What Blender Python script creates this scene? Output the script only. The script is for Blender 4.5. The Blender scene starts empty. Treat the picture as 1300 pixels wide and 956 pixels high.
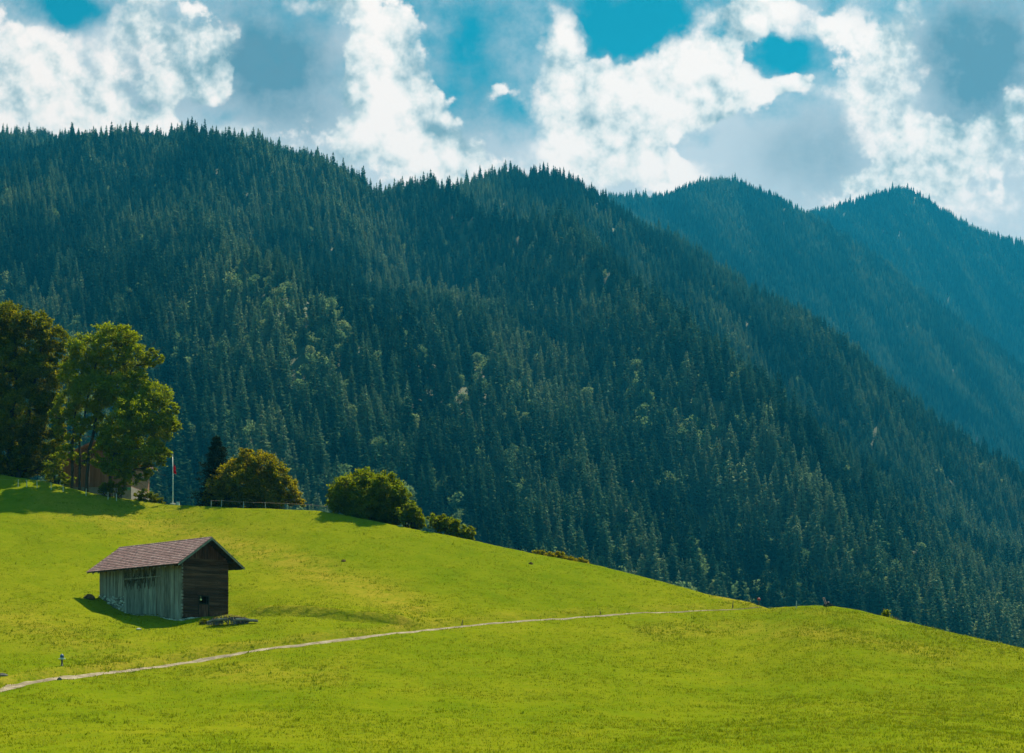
import bpy, math, random
import numpy as np
from mathutils import Vector, noise as mnoise

random.seed(7)
rng = np.random.default_rng(11)
R = math.radians
scene = bpy.context.scene
COL = scene.collection

# ------------------------------------------------------------------ view constants
F = 1806.0            # focal length in photograph pixels (50 mm on 36 mm, 1300 px wide)
CX, HY = 650.0, 860.0  # principal column, row of the eye-level horizon


def at(px, py, D):
    return np.array([(px - CX) / F * D, D, (HY - py) / F * D])


def smooth(a, b, x):
    t = np.clip((np.asarray(x, float) - a) / (b - a), 0, 1)
    return t * t * (3 - 2 * t)


# ------------------------------------------------------------------ noise on arrays
def vnoise(x, y, seed=0):
    """smooth value noise, numpy, about -1..1"""
    x = np.asarray(x, float); y = np.asarray(y, float)
    r = np.random.default_rng(1000 + seed)
    T = r.uniform(-1, 1, (256, 256))
    xi = np.floor(x).astype(int); yi = np.floor(y).astype(int)
    fx = x - xi; fy = y - yi
    fx = fx * fx * fx * (fx * (fx * 6 - 15) + 10); fy = fy * fy * fy * (fy * (fy * 6 - 15) + 10)
    a = T[xi % 256, yi % 256]; b = T[(xi + 1) % 256, yi % 256]
    c = T[xi % 256, (yi + 1) % 256]; d = T[(xi + 1) % 256, (yi + 1) % 256]
    return (a * (1 - fx) + b * fx) * (1 - fy) + (c * (1 - fx) + d * fx) * fy


def fbm(x, y, seed=0, octv=4, gain=0.5):
    s = 0; a = 1; n = 0
    for k in range(octv):
        s = s + a * vnoise(x * 2 ** k + 17.3 * k, y * 2 ** k + 5.1 * k, seed + k); n += a; a *= gain
    return s / n


# ------------------------------------------------------------------ object helpers
def tag(o, label=None, cat=None, group=None, kind=None):
    if label: o['label'] = label
    if cat: o['category'] = cat
    if group: o['group'] = group
    if kind: o['kind'] = kind
    return o


def empty(name, loc, rz=0.0):
    o = bpy.data.objects.new(name, None)
    o.empty_display_size = 0.3
    o.location = Vector([float(v) for v in loc]); o.rotation_euler = (0, 0, rz)
    COL.objects.link(o)
    return o


def mesh_np(name, V, faces, mat=None, parent=None, smooth_shade=False, link=True):
    """V (n,3); faces: (m,k) int array or list of index tuples"""
    me = bpy.data.meshes.new(name)
    V = np.ascontiguousarray(V, dtype=np.float32)
    if isinstance(faces, np.ndarray):
        m, k = faces.shape
        me.vertices.add(len(V)); me.vertices.foreach_set('co', V.ravel())
        me.loops.add(m * k); me.loops.foreach_set('vertex_index', faces.astype(np.int32).ravel())
        me.polygons.add(m)
        me.polygons.foreach_set('loop_start', (np.arange(m) * k).astype(np.int32))
        me.update(calc_edges=True)
    else:
        me.from_pydata([tuple(v) for v in V.tolist()], [], faces)
    if smooth_shade:
        me.polygons.foreach_set('use_smooth', np.ones(len(me.polygons), bool))
    if mat is not None:
        me.materials.append(mat)
    if not link:
        return me
    o = bpy.data.objects.new(name, me)
    COL.objects.link(o)
    if parent is not None: o.parent = parent
    return o


class MB:
    """collects boxes, tubes and loose faces, builds ONE mesh object"""
    def __init__(s): s.v = []; s.f = []

    def add(s, vs, fs):
        b = len(s.v)
        s.v += [tuple(float(c) for c in p) for p in vs]
        s.f += [tuple(i + b for i in f) for f in fs]

    def box(s, x0, x1, y0, y1, z0, z1, jit=0.0):
        j = lambda: random.uniform(-jit, jit) if jit else 0.0
        vs = [(x + j(), y + j(), z + j()) for z in (z0, z1) for y in (y0, y1) for x in (x0, x1)]
        s.add(vs, [(0, 2, 3, 1), (4, 5, 7, 6), (0, 1, 5, 4), (2, 6, 7, 3), (0, 4, 6, 2), (1, 3, 7, 5)])

    def hexa(s, vs):
        s.add(vs, [(0, 2, 3, 1), (4, 5, 7, 6), (0, 1, 5, 4), (2, 6, 7, 3), (0, 4, 6, 2), (1, 3, 7, 5)])

    def tube(s, pts, rad, n=7, cap=True):
        pts = [Vector([float(c) for c in p]) for p in pts]
        b = len(s.v); up = Vector((0.13, 0.21, 1))
        for i, p in enumerate(pts):
            t = (pts[min(i + 1, len(pts) - 1)] - pts[max(i - 1, 0)]).normalized()
            a = t.cross(up)
            if a.length < 1e-3: a = t.cross(Vector((1, 0.1, 0)))
            a.normalize(); c = t.cross(a)
            r = rad[i] if isinstance(rad, (list, tuple)) else rad
            for k in range(n):
                q = p + r * (math.cos(2 * math.pi * k / n) * a + math.sin(2 * math.pi * k / n) * c)
                s.v.append(tuple(q))
        for i in range(len(pts) - 1):
            for k in range(n):
                k2 = (k + 1) % n
                s.f.append((b + i * n + k, b + i * n + k2, b + (i + 1) * n + k2, b + (i + 1) * n + k))
        if cap:
            s.f.append(tuple(b + k for k in range(n))[::-1])
            e = b + (len(pts) - 1) * n
            s.f.append(tuple(e + k for k in range(n)))

    def lathe(s, prof, n=16, c=(0, 0, 0)):
        b = len(s.v)
        for r, z in prof:
            for k in range(n):
                s.v.append((c[0] + r * math.cos(2 * math.pi * k / n), c[1] + r * math.sin(2 * math.pi * k / n), c[2] + z))
        for i in range(len(prof) - 1):
            for k in range(n):
                k2 = (k + 1) % n
                s.f.append((b + i * n + k, b + i * n + k2, b + (i + 1) * n + k2, b + (i + 1) * n + k))

    def build(s, name, mat, parent=None, sm=False):
        return mesh_np(name, np.array(s.v), s.f, mat, parent, sm)


# ------------------------------------------------------------------ material helpers
class NT:
    def __init__(s, nt): s.nt = nt; s.n = nt.nodes; s.l = nt.links

    def new(s, typ, **kw):
        n = s.n.new(typ)
        for k, v in kw.items(): setattr(n, k, v)
        return n

    def put(s, sock, v):
        if v is None: return
        if isinstance(v, bpy.types.NodeSocket): s.l.new(v, sock)
        elif isinstance(v, (tuple, list)) and sock.type == 'RGBA' and len(v) == 3: sock.default_value = (*v, 1)
        else: sock.default_value = v

    def math(s, op, a, b=None, c=None, clamp=False):
        n = s.new('ShaderNodeMath', operation=op, use_clamp=clamp)
        for i, v in enumerate((a, b, c)): s.put(n.inputs[i], v)
        return n.outputs[0]

    def vec(s, op, a, b=None, scale=None):
        n = s.new('ShaderNodeVectorMath', operation=op)
        s.put(n.inputs[0], a)
        if b is not None: s.put(n.inputs[1], b)
        if scale is not None: s.put(n.inputs['Scale'], scale)
        return n.outputs['Value'] if op in ('DOT_PRODUCT', 'LENGTH') else n.outputs[0]

    def mix(s, f, a, b, blend='MIX'):
        n = s.new('ShaderNodeMix', data_type='RGBA', blend_type=blend)
        s.put(n.inputs[0], f); s.put(n.inputs[6], a); s.put(n.inputs[7], b)
        return n.outputs[2]

    def noise(s, vec, scale, detail=4, rough=0.55, dim='3D', dist=0.0):
        n = s.new('ShaderNodeTexNoise', noise_dimensions=dim)
        s.put(n.inputs['Vector'], vec)
        n.inputs['Scale'].default_value = scale; n.inputs['Detail'].default_value = detail
        n.inputs['Roughness'].default_value = rough; n.inputs['Distortion'].default_value = dist
        return n.outputs[0]

    def step(s, a, b, v):
        n = s.new('ShaderNodeMapRange', interpolation_type='SMOOTHSTEP')
        s.put(n.inputs['Value'], v); n.inputs['From Min'].default_value = a; n.inputs['From Max'].default_value = b
        return n.outputs[0]

    def ramp(s, f, stops):
        n = s.new('ShaderNodeValToRGB')
        e = n.color_ramp.elements
        while len(e) < len(stops): e.new(0.5)
        for i, (p, c) in enumerate(stops):
            e[i].position = p; e[i].color = (*c, 1)
        s.put(n.inputs[0], f)
        return n.outputs[0]

    def bump(s, h, strength=0.5, dist=0.1):
        n = s.new('ShaderNodeBump'); s.put(n.inputs['Height'], h)
        n.inputs['Strength'].default_value = strength; n.inputs['Distance'].default_value = dist
        return n.outputs[0]


def new_mat(name):
    m = bpy.data.materials.new(name); m.use_nodes = True
    t = NT(m.node_tree); t.n.clear()
    out = t.new('ShaderNodeOutputMaterial')
    return m, t, out


def principled(t, out, col, rough=0.8, spec=0.3, normal=None, metal=0.0):
    p = t.new('ShaderNodeBsdfPrincipled')
    t.put(p.inputs['Base Color'], col); t.put(p.inputs['Roughness'], rough)
    t.put(p.inputs['Specular IOR Level'], spec); t.put(p.inputs['Metallic'], metal)
    if normal is not None: t.put(p.inputs['Normal'], normal)
    t.l.new(p.outputs[0], out.inputs['Surface'])
    return p


def mat_noise(name, stops, scale=3.0, rough=0.85, spec=0.2, stretch=(1, 1, 1), bump=0.3, bdist=0.03, island=0.0, detail=5):
    """noise ramp in object space, with some variation per loose piece"""
    m, t, out = new_mat(name)
    co = t.new('ShaderNodeTexCoord').outputs['Object']
    v = t.vec('MULTIPLY', co, stretch)
    geo = t.new('ShaderNodeNewGeometry')
    f = t.noise(v, scale, detail)
    if island:
        rv = geo.outputs['Random Per Island']
        off = t.vec('SCALE', (31.7, 17.1, 7.3), scale=rv)
        f = t.noise(t.vec('ADD', v, off), scale, detail)
        f = t.math('ADD', f, t.math('MULTIPLY', t.math('SUBTRACT', rv, 0.5), island))
    col = t.ramp(f, stops)
    nb = t.bump(f, bump, bdist) if bump else None
    principled(t, out, col, rough, spec, nb)
    return m


def mat_leaf(name, cols, trans=0.45, tcol=None, per_object=0.0, gloss=0.0, hue_scale=0.35, stand=0.0):
    """cols: list of stops over a random value per leaf blended with a patchy noise over the crown"""
    m, t, out = new_mat(name)
    geo = t.new('ShaderNodeNewGeometry')
    co = t.new('ShaderNodeTexCoord').outputs['Object']
    n1 = t.noise(co, hue_scale, 3)
    f = t.math('ADD', t.math('MULTIPLY', geo.outputs['Random Per Island'], 0.45), t.math('MULTIPLY', n1, 0.55))
    if per_object:
        oin = t.new('ShaderNodeObjectInfo'); oi = oin.outputs['Random']
        if stand:   # stands share a tone; diagonal bands also imitate lit and shaded folds
            lo = oin.outputs['Location']
            cq = t.new('ShaderNodeCombineXYZ')
            t.put(cq.inputs[0], t.vec('DOT_PRODUCT', lo, (.0115, .0038, 0))); t.put(cq.inputs[1], t.vec('DOT_PRODUCT', lo, (-.0012, .0036, 0)))
            ns = t.step(.36, .64, t.noise(cq.outputs[0], 1.0, 4, .6))
            oi = t.math('ADD', t.math('MULTIPLY', oi, 1 - stand), t.math('MULTIPLY', ns, stand))
        f = t.math('ADD', t.math('MULTIPLY', f, 1 - per_object), t.math('MULTIPLY', oi, per_object))
    col = t.ramp(f, cols)
    d = t.new('ShaderNodeBsdfDiffuse'); t.put(d.inputs['Color'], col)
    tr = t.new('ShaderNodeBsdfTranslucent')
    tc = t.mix(1.0, col, tcol, 'MULTIPLY') if tcol else col
    t.put(tr.inputs['Color'], tc)
    mx = t.new('ShaderNodeMixShader'); mx.inputs[0].default_value = trans
    t.l.new(d.outputs[0], mx.inputs[1]); t.l.new(tr.outputs[0], mx.inputs[2])
    last = mx.outputs[0]
    if gloss:
        g = t.new('ShaderNodeBsdfGlossy'); g.inputs['Roughness'].default_value = 0.45
        m2 = t.new('ShaderNodeMixShader'); m2.inputs[0].default_value = gloss
        t.l.new(last, m2.inputs[1]); t.l.new(g.outputs[0], m2.inputs[2]); last = m2.outputs[0]
    t.l.new(last, out.inputs['Surface'])
    return m


# ------------------------------------------------------------------ render settings, camera, sun
scene.render.engine = 'CYCLES'
scene.cycles.use_denoising = True
try:
    scene.cycles.denoising_prefilter = 'ACCURATE'
    scene.cycles.denoising_input_passes = 'RGB_ALBEDO_NORMAL'
except Exception:
    pass
scene.cycles.adaptive_threshold = 0.02
scene.cycles.max_bounces = 4; scene.cycles.diffuse_bounces = 2; scene.cycles.glossy_bounces = 1
scene.cycles.transmission_bounces = 3; scene.cycles.volume_bounces = 0; scene.cycles.transparent_max_bounces = 4
scene.cycles.caustics_reflective = False; scene.cycles.caustics_refractive = False
scene.view_settings.view_transform = 'Standard'
scene.view_settings.look = 'None'
scene.view_settings.gamma = 1.0
scene.view_settings.exposure = 1.12
scene.view_settings.use_curve_mapping = False
scene.render.resolution_x = 1024; scene.render.resolution_y = 753

cam = bpy.data.cameras.new('camera')
cam.lens = 50; cam.sensor_width = 36; cam.sensor_fit = 'HORIZONTAL'
cam.shift_y = (HY - 478.0) / 1300.0
cam.clip_start = 0.5; cam.clip_end = 20000
camo = bpy.data.objects.new('camera', cam); COL.objects.link(camo)
camo.location = (0, 0, 0); camo.rotation_euler = (R(90), 0, 0)
scene.camera = camo

SUN_AZ, SUN_EL = R(28), R(56)
S = Vector((math.sin(SUN_AZ) * math.cos(SUN_EL), math.cos(SUN_AZ) * math.cos(SUN_EL), math.sin(SUN_EL)))
sl = bpy.data.lights.new('sun', 'SUN'); sl.energy = 5.0; sl.angle = R(0.55); sl.color = (1.0, 0.88, 0.62)
so = bpy.data.objects.new('sun', sl); COL.objects.link(so)
so.rotation_euler = S.to_track_quat('Z', 'Y').to_euler(); so.location = (200, 300, 600)


# ------------------------------------------------------------------ sky with clouds (world, by direction)
def build_world():
    w = bpy.data.worlds.new('World'); scene.world = w; w.use_nodes = True
    t = NT(w.node_tree); t.n.clear()
    out = t.new('ShaderNodeOutputWorld'); bg = t.new('ShaderNodeBackground')
    t.l.new(bg.outputs[0], out.inputs[0])
    sky = t.new('ShaderNodeTexSky', sky_type='NISHITA', sun_disc=False)
    sky.sun_elevation = SUN_EL; sky.sun_rotation = SUN_AZ
    sky.altitude = 1000; sky.air_density = 1.0; sky.dust_density = 0.4; sky.ozone_density = 2.0
    dirv = t.new('ShaderNodeTexCoord').outputs['Generated']
    sep = t.new('ShaderNodeSeparateXYZ'); t.l.new(dirv, sep.inputs[0])
    yy = t.math('MAXIMUM', sep.outputs[1], 0.12)
    com = t.new('ShaderNodeCombineXYZ')
    t.put(com.inputs[0], t.math('MULTIPLY', t.math('DIVIDE', sep.outputs[0], yy), F / 100))
    t.put(com.inputs[1], t.math('MULTIPLY', t.math('DIVIDE', sep.outputs[2], yy), F / 100))
    P = com.outputs[0]

    # cloud field: gaussian masses (centre x, y, radii x, y in hundredths of the picture scale, weight)
    def c(px, py, rx, ry, wt): return ((px - CX) / 100, (HY - py) / 100, rx / 100, ry / 100, wt)
    cum = [c(1075, 235, 80, 45, .4), c(1150, 215, 50, 40, .45), c(575, 215, 60, 22, .5), c(745, 170, 45, 60, .45), c(250, 165, 60, 14, .5), c(40, 90, 75, 60, 1.0), c(190, 40, 75, 50, 1.0), c(275, 100, 45, 50, .85), c(120, 150, 130, 40, .9),
           c(480, 60, 45, 75, 1.1), c(520, 130, 50, 60, 1.1), c(570, 190, 60, 45, 1.0), c(440, 190, 70, 40, .6),
           c(390, 5, 60, 25, .8),
           c(715, 40, 24, 50, .9), c(705, 140, 40, 60, .8), c(800, 120, 70, 60, 1.15), c(880, 70, 60, 45, 1.1), c(960, 40, 45, 28, 1.0),
           c(770, 200, 70, 35, 1.0), c(860, 220, 50, 22, .9), c(900, 130, 55, 50, .8), c(940, 10, 70, 18, .9),
           c(992, 107, 34, 13, 1.3), c(1040, 42, 35, 12, .75), c(636, 113, 32, 20, .85),
           c(1125, 60, 50, 60, 1.05), c(1090, 120, 55, 40, .7), c(1220, 190, 60, 50, .9), c(1285, 150, 40, 55, .8), c(1150, 170, 40, 45, .6),
           c(1200, 260, 140, 35, .55), c(670, 240, 90, 30, .5),
           c(-140, 60, 120, 80, .9), c(1480, 80, 120, 90, .9), c(300, -120, 200, 60, .7), c(1000, -140, 220, 60, .7)]
    holes = [c(85, 10, 38, 26, -1.3), c(278, 140, 30, 16, -.9), c(345, 75, 55, 70, -.5), c(800, 25, 62, 40, -1.5),
             c(600, 60, 50, 80, -.9), c(650, 160, 32, 50, -.5), c(1000, 72, 50, 24, -1.0), c(905, 182, 38, 14, -.9),
             c(990, 170, 60, 40, -.6), c(1245, 70, 70, 75, -.9), c(1040, 210, 70, 50, -.3), c(345, 0, 40, 16, -.3)]
    veil = [c(600, 60, 50, 90, -.55), c(800, 30, 65, 45, -.9), c(85, 10, 42, 26, -.8), c(650, 150, 36, 45, -.4), c(1000, 72, 38, 22, -.6), c(900, 182, 34, 14, -.5), c(277, 141, 28, 15, -.6),
            c(330, 110, 120, 90, .75), c(180, 90, 80, 60, .5), c(400, 190, 160, 60, .7), c(640, 130, 60, 130, .35), c(1060, 220, 140, 90, .95),
            c(1260, 80, 110, 110, .9), c(1230, 240, 160, 90, .9), c(680, 230, 140, 60, .7), c(930, 220, 100, 60, .7), c(60, 120, 150, 80, .8),
            c(560, 60, 40, 60, .2), c(650, 260, 700, 60, .55), c(1240, 260, 140, 80, .5)]
    dark = [c(345, 75, 80, 75, 1.15), c(190, 85, 70, 45, .65), c(1250, 70, 80, 90, 1.15), c(1040, 190, 85, 55, .55), c(390, 160, 60, 40, .4), c(600, 100, 60, 100, .5), c(1200, 165, 40, 30, .4)]

    def masses(g, p, lst, soft=False):
        acc = None
        if soft:
            for (x, y, rx, ry, wt) in lst:
                q = g.vec('MULTIPLY', g.vec('SUBTRACT', p, (x, y, 0)), (1 / rx, 1 / ry, 0))
                e = g.math('MULTIPLY', g.math('EXPONENT', g.math('MULTIPLY', g.vec('DOT_PRODUCT', q, q), -1.0)), wt)
                acc = e if acc is None else g.math('ADD', acc, e)
            return acc
        for k, (x, y, rx, ry, wt) in enumerate(lst):
            if k and k % 8 == 0:      # evaluated in batches (keeps the shader stack small)
                b = g.new('ShaderNodeVectorMath', operation='MULTIPLY_ADD')
                g.l.new(acc, b.inputs[0]); b.inputs[1].default_value = (1e-7, 1e-7, 0); g.put(b.inputs[2], p); p = b.outputs[0]
            rx, ry = rx * 2.3, ry * 2.3
            v = g.new('ShaderNodeVectorMath', operation='MULTIPLY_ADD')
            g.put(v.inputs[0], p); v.inputs[1].default_value = (1 / rx, 1 / ry, 0); v.inputs[2].default_value = (-x / rx, -y / ry, 0)
            e = g.new('ShaderNodeTexGradient', gradient_type='QUADRATIC_SPHERE'); g.l.new(v.outputs[0], e.inputs[0])
            e = g.math('MULTIPLY', e.outputs['Fac'], wt)
            acc = e if acc is None else g.math('ADD', acc, e)
        return acc

    def warp(g, p, scale, amt, detail=3):
        n = g.new('ShaderNodeTexNoise', noise_dimensions='2D'); g.put(n.inputs['Vector'], p)
        n.inputs['Scale'].default_value = scale; n.inputs['Detail'].default_value = detail
        return g.vec('ADD', p, g.vec('SCALE', g.vec('SUBTRACT', n.outputs['Color'], (.5, .5, .5)), scale=amt))

    def voro(g, p, scale, detail, rough=.5, smooth=.35):
        n = g.new('ShaderNodeTexVoronoi', voronoi_dimensions='2D', feature='F1')
        n.normalize = True
        g.put(n.inputs['Vector'], p); n.inputs['Scale'].default_value = scale
        n.inputs['Detail'].default_value = detail; n.inputs['Roughness'].default_value = rough; n.inputs['Lacunarity'].default_value = 2.2
        return n.outputs['Distance']

    def group(name, fill):
        grp = bpy.data.node_groups.new(name, 'ShaderNodeTree')
        grp.interface.new_socket('P', in_out='INPUT', socket_type='NodeSocketVector')
        grp.interface.new_socket('F', in_out='OUTPUT', socket_type='NodeSocketFloat')
        g = NT(grp)
        gi = g.new('NodeGroupInput'); go = g.new('NodeGroupOutput')
        g.put(go.inputs[0], fill(g, gi.outputs[0]))

        def use(p):
            n = t.new('ShaderNodeGroup'); n.node_tree = grp; t.put(n.inputs[0], p); return n.outputs[0]
        return use

    def f_mass(g, p):
        m = masses(g, warp(g, p, 1.3, 0.40, 3), cum + holes)
        return g.math('MULTIPLY', g.math('SUBTRACT', m, .38), 1.25)

    def f_detail(g, p):
        bil = g.math('SUBTRACT', .42, voro(g, warp(g, p, 4.0, 0.10, 3), 2.1, 3, .55))
        n1 = g.noise(p, 1.4, 7, 0.55, '2D')
        return g.math('ADD', g.math('MULTIPLY', bil, .85), g.math('MULTIPLY', g.math('SUBTRACT', n1, .5), 1.65))
    mass, detail = group('cloud_mass', f_mass), group('cloud_billows', f_detail)
    P2 = t.vec('ADD', P, (0.30, 0.40, 0))
    m0 = mass(P); d0 = detail(P)
    lit1 = t.math('SUBTRACT', d0, detail(t.vec('ADD', P, (0.09, 0.13, 0))))
    lit2 = t.math('SUBTRACT', d0, detail(P2))
    f0 = t.math('ADD', m0, d0)
    # crisp billows on some edges, frayed mist on others
    soft = t.step(.40, .62, t.noise(P, .9, 3, .5, '2D'))
    cov_a = t.step(-0.02, 0.24, f0); cov_b = t.step(-0.30, 0.62, f0)
    cover = t.math('ADD', t.math('MULTIPLY', cov_a, t.math('SUBTRACT', 1.0, soft)), t.math('MULTIPLY', cov_b, soft))
    pv = warp(t, P, 0.8, 0.7, 3)
    veil_mass, dark_mass = group('veil_mass', lambda g, p: masses(g, p, veil, True)), group('dark_mass', lambda g, p: masses(g, p, dark, True))
    vs = t.math('ADD', veil_mass(pv), t.math('MULTIPLY', t.math('SUBTRACT', t.noise(P, 1.2, 8, .63, '2D'), .5), 1.4))
    vcov = t.step(-0.4, 0.75, vs)
    dk = t.math('MULTIPLY', dark_mass(pv), t.math('ADD', .5, t.math('MULTIPLY', t.noise(P, 1.7, 7, .64, '2D'), 1.15)))

    base = t.mix(1.0, t.vec('SCALE', sky.outputs[0], scale=0.050), (0.03, 0.86, 0.69), 'MULTIPLY')
    veilc = t.mix(t.math('MULTIPLY', t.math('MINIMUM', dk, 1.0), .86), (0.38, 0.38, 0.38), (0.03, 0.085, 0.115))
    c1 = t.mix(t.math('MULTIPLY', vcov, .92), base, veilc)
    # cumulus: bright towards the sun, blue grey in its own shade
    sh = t.math('ADD', t.math('ADD', t.math('MULTIPLY', lit1, .70), t.math('MULTIPLY', lit2, .60)), .70)
    sh = t.math('SUBTRACT', sh, t.math('MULTIPLY', dk, .60))
    cc = t.ramp(sh, [(0.0, (0.22, 0.36, 0.43)), (0.30, (0.46, 0.60, 0.66)), (0.58, (0.80, 0.88, 0.90)), (0.85, (1.0, 1.0, 1.0))])
    cc = t.vec('MULTIPLY', cc, (0.62, 0.53, 0.47))
    c2 = t.mix(cover, c1, cc)
    # the painted masses belong to the northern sky only; elsewhere unseen noise clouds added as fill light
    front = t.math('MULTIPLY', t.step(0.35, 0.6, sep.outputs[1]), t.step(-0.02, 0.02, sep.outputs[2]))
    p2 = t.vec('MULTIPLY', dirv, (1, 1, 2.2))
    rest = t.mix(t.math('MULTIPLY', t.step(.44, .60, t.noise(p2, 2.6, 5, .55)), .85), base, (0.26, 0.56, 0.52))
    rest = t.mix(t.step(-0.01, -0.03, sep.outputs[2]), rest, (0.02, 0.03, 0.03))
    t.put(bg.inputs['Color'], rest)
    bg2 = t.new('ShaderNodeBackground'); t.put(bg2.inputs['Color'], c2)
    ms = t.new('ShaderNodeMixShader'); t.put(ms.inputs[0], front)
    t.l.new(bg.outputs[0], ms.inputs[1]); t.l.new(bg2.outputs[0], ms.inputs[2]); t.l.new(ms.outputs[0], out.inputs[0])
    try:
        w.cycles.sampling_method = 'MANUAL'; w.cycles.sample_map_resolution = 512
    except Exception:
        pass


build_world()

# ================================================================== MEADOW
crest_px = np.array([-700, -400, -200, -100, 0, 60, 110, 150, 180, 215, 260, 300, 350, 400, 430, 470, 510, 560, 600, 650, 700, 750, 800, 850, 900, 950, 965, 975, 1000, 1030, 1060, 1090, 1130, 1160, 1200, 1250, 1300, 1400, 1600, 2000], float)
crest_py = np.array([540, 555, 570, 588, 603, 612, 625, 632, 637, 641, 643, 645, 646, 648, 652, 660, 668, 678, 686, 697, 707, 716, 728, 741, 755, 765.5, 770, 773, 771, 769, 770, 775, 785, 791, 801, 812, 823, 846, 880, 920], float)
crd_px = np.array([-700, -200, 0, 110, 215, 300, 400, 510, 600, 700, 800, 900, 950, 975, 1000, 1060, 1130, 1200, 1300, 1600, 2000], float)
crd_D = np.array([180, 175, 168, 165, 165, 160, 157, 152, 148, 144, 139, 132, 127, 122, 119, 116, 113, 109, 104, 95, 90], float)
path_px = np.array([-320, -120, 37, 92, 148, 185, 231, 277, 332, 400, 461, 515, 580, 677, 758, 838, 900, 946, 966], float)
path_py = np.array([955, 905, 866, 858, 851, 845, 838, 832, 826, 818.5, 811, 803, 796, 788, 781.5, 777, 774.5, 773, 771.5], float)
terr_px = np.array([262, 290, 320, 380, 450, 505, 540], float)
terr_py = np.array([772, 779, 781, 785, 792, 797.5, 800], float)


def crest(px): return np.interp(px, crest_px, crest_py)
def crestD(px): return np.interp(px, crd_px, crd_D)
PYB, DB = 960.0, 61.0


def D_of(px, py):
    """distance of the visible meadow point at photograph position px, py"""
    s = np.clip((PYB - py) / (PYB - crest(px)), -0.2, 1.0)
    return DB + (crestD(px) - DB) * s * (0.93 + 0.07 * s)


cols = np.arange(-700, 2001, 5.0)
NB, NA, NC = 14, 230, 46
rowsD, rowsZ = [], []
CXg = cols
cpy, cD = crest(cols), crestD(cols)
s_rows = np.linspace(0, 1, NA)
zc = cD * (HY - cpy) / F
# near part
for i in range(NB):
    d = 6 + (DB - 6) * i / NB
    z0 = DB * (HY - PYB) / F
    rowsD.append(np.full_like(cols, d)); rowsZ.append(z0 - 0.045 * (DB - d) + 0 * cols)
vis_rows = []
for s in s_rows:
    py = PYB - s * (PYB - cpy)
    d = DB + (cD - DB) * s * (0.93 + 0.07 * s)
    rowsD.append(d); rowsZ.append(d * (HY - py) / F); vis_rows.append(py)
for j in range(1, NC + 1):
    dd = 0.6 * j + 0.055 * j * j
    mv = (HY - cpy) / F
    zz = zc + mv * dd - 0.004 * dd * dd
    lin = dd > 45
    zz = np.where(lin, zc + mv * 45 - 0.004 * 45 ** 2 + (mv - 0.36) * (dd - 45), zz)
    rowsD.append(cD + dd); rowsZ.append(np.maximum(zz, -24 - 0.001 * j))
GD = np.array(rowsD); GZ = np.array(rowsZ)
GX = (cols - CX) / F * GD
# relief: bank above the path, terrace step beside the barn, soft hummocks
PYg = HY - GZ / GD * F
ppy = np.interp(cols, path_px, path_py, left=path_py[0])
Dp = D_of(cols, ppy)
inpath = smooth(-350, -200, cols) * (1 - smooth(940, 970, cols))
up = GD - Dp[None, :]
bank_h = np.interp(cols, [-300, 0, 250, 420, 560, 966], [.35, .40, .30, .26, .22, .12])
GZ = GZ + inpath * bank_h * smooth(0.7, 1.5, up) * np.exp(-np.clip(up - 1.5, 0, None) / 5.0)
GZ = GZ - inpath * 0.10 * np.exp(-((up + 0.2) / 1.6) ** 2)
Dt = D_of(cols, np.interp(cols, terr_px, terr_py))
int_ = smooth(294, 335, cols) * (1 - smooth(500, 545, cols))
ut = GD - Dt[None, :]
GZ = GZ + int_ * 0.75 * smooth(-0.1, 0.45, ut) * np.exp(-np.clip(ut - 0.5, 0, None) / 5.0)
for (sx_, sy_, rr_, dd_) in ((-33.2, 121.2, 3.6, .55), (-31.6, 119.4, 3.4, .2), (-22.6, 117.6, 2.4, .55)):
    GZ = GZ - dd_ * np.exp(-((GX - sx_) ** 2 + (GD - sy_) ** 2) / rr_ ** 2)
crestfade = 1 - 0.75 * np.exp(-((GD - cD[None, :]) / 9.0) ** 2)
GZ = GZ + crestfade * (0.16 * fbm(GX / 5.5, GD / 5.5, 3, 4) + 0.35 * fbm(GX / 22, GD / 22, 9, 2))
GZ = GZ + 0.05 * fbm(GX / 1.1, GD / 1.1, 21, 2)
nr, nc = GD.shape


def ground_z(x, y):
    px = x / y * F + CX
    c = (px - cols[0]) / 5.0
    i = int(np.clip(math.floor(c), 0, nc - 2)); f = c - i
    za = np.interp(y, GD[:, i], GZ[:, i]); zb = np.interp(y, GD[:, i + 1], GZ[:, i + 1])
    return float(za * (1 - f) + zb * f)


def on_ground(px, D, lift=0.0):
    x = (px - CX) / F * D
    return (x, D, ground_z(x, D) + lift)


def ground_pt(px, py):
    return on_ground(px, float(D_of(px, py)))


V = np.stack([GX, GD, GZ], -1).reshape(-1, 3)
ii, jj = np.meshgrid(np.arange(nr - 1), np.arange(nc - 1), indexing='ij')
Fq = np.stack([ii * nc + jj, ii * nc + jj + 1, (ii + 1) * nc + jj + 1, (ii + 1) * nc + jj], -1).reshape(-1, 4)

# dry, ochre growth (real colour of the sward): spine above the barn, banks, right hump
pxg = np.broadcast_to(cols, GD.shape); pyg = PYg


def band(pts, wid):
    pts = np.array(pts, float)
    best = np.full(pxg.shape, 1e9)
    for a, b in zip(pts[:-1], pts[1:]):
        ab = b - a; L = (ab ** 2).sum()
        tt = np.clip(((pxg - a[0]) * ab[0] + (pyg - a[1]) * ab[1]) / L, 0, 1)
        dx = pxg - a[0] - tt * ab[0]; dy = (pyg - a[1] - tt * ab[1]) * 1.6
        best = np.minimum(best, dx * dx + dy * dy)
    return np.exp(-best / wid ** 2)


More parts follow.
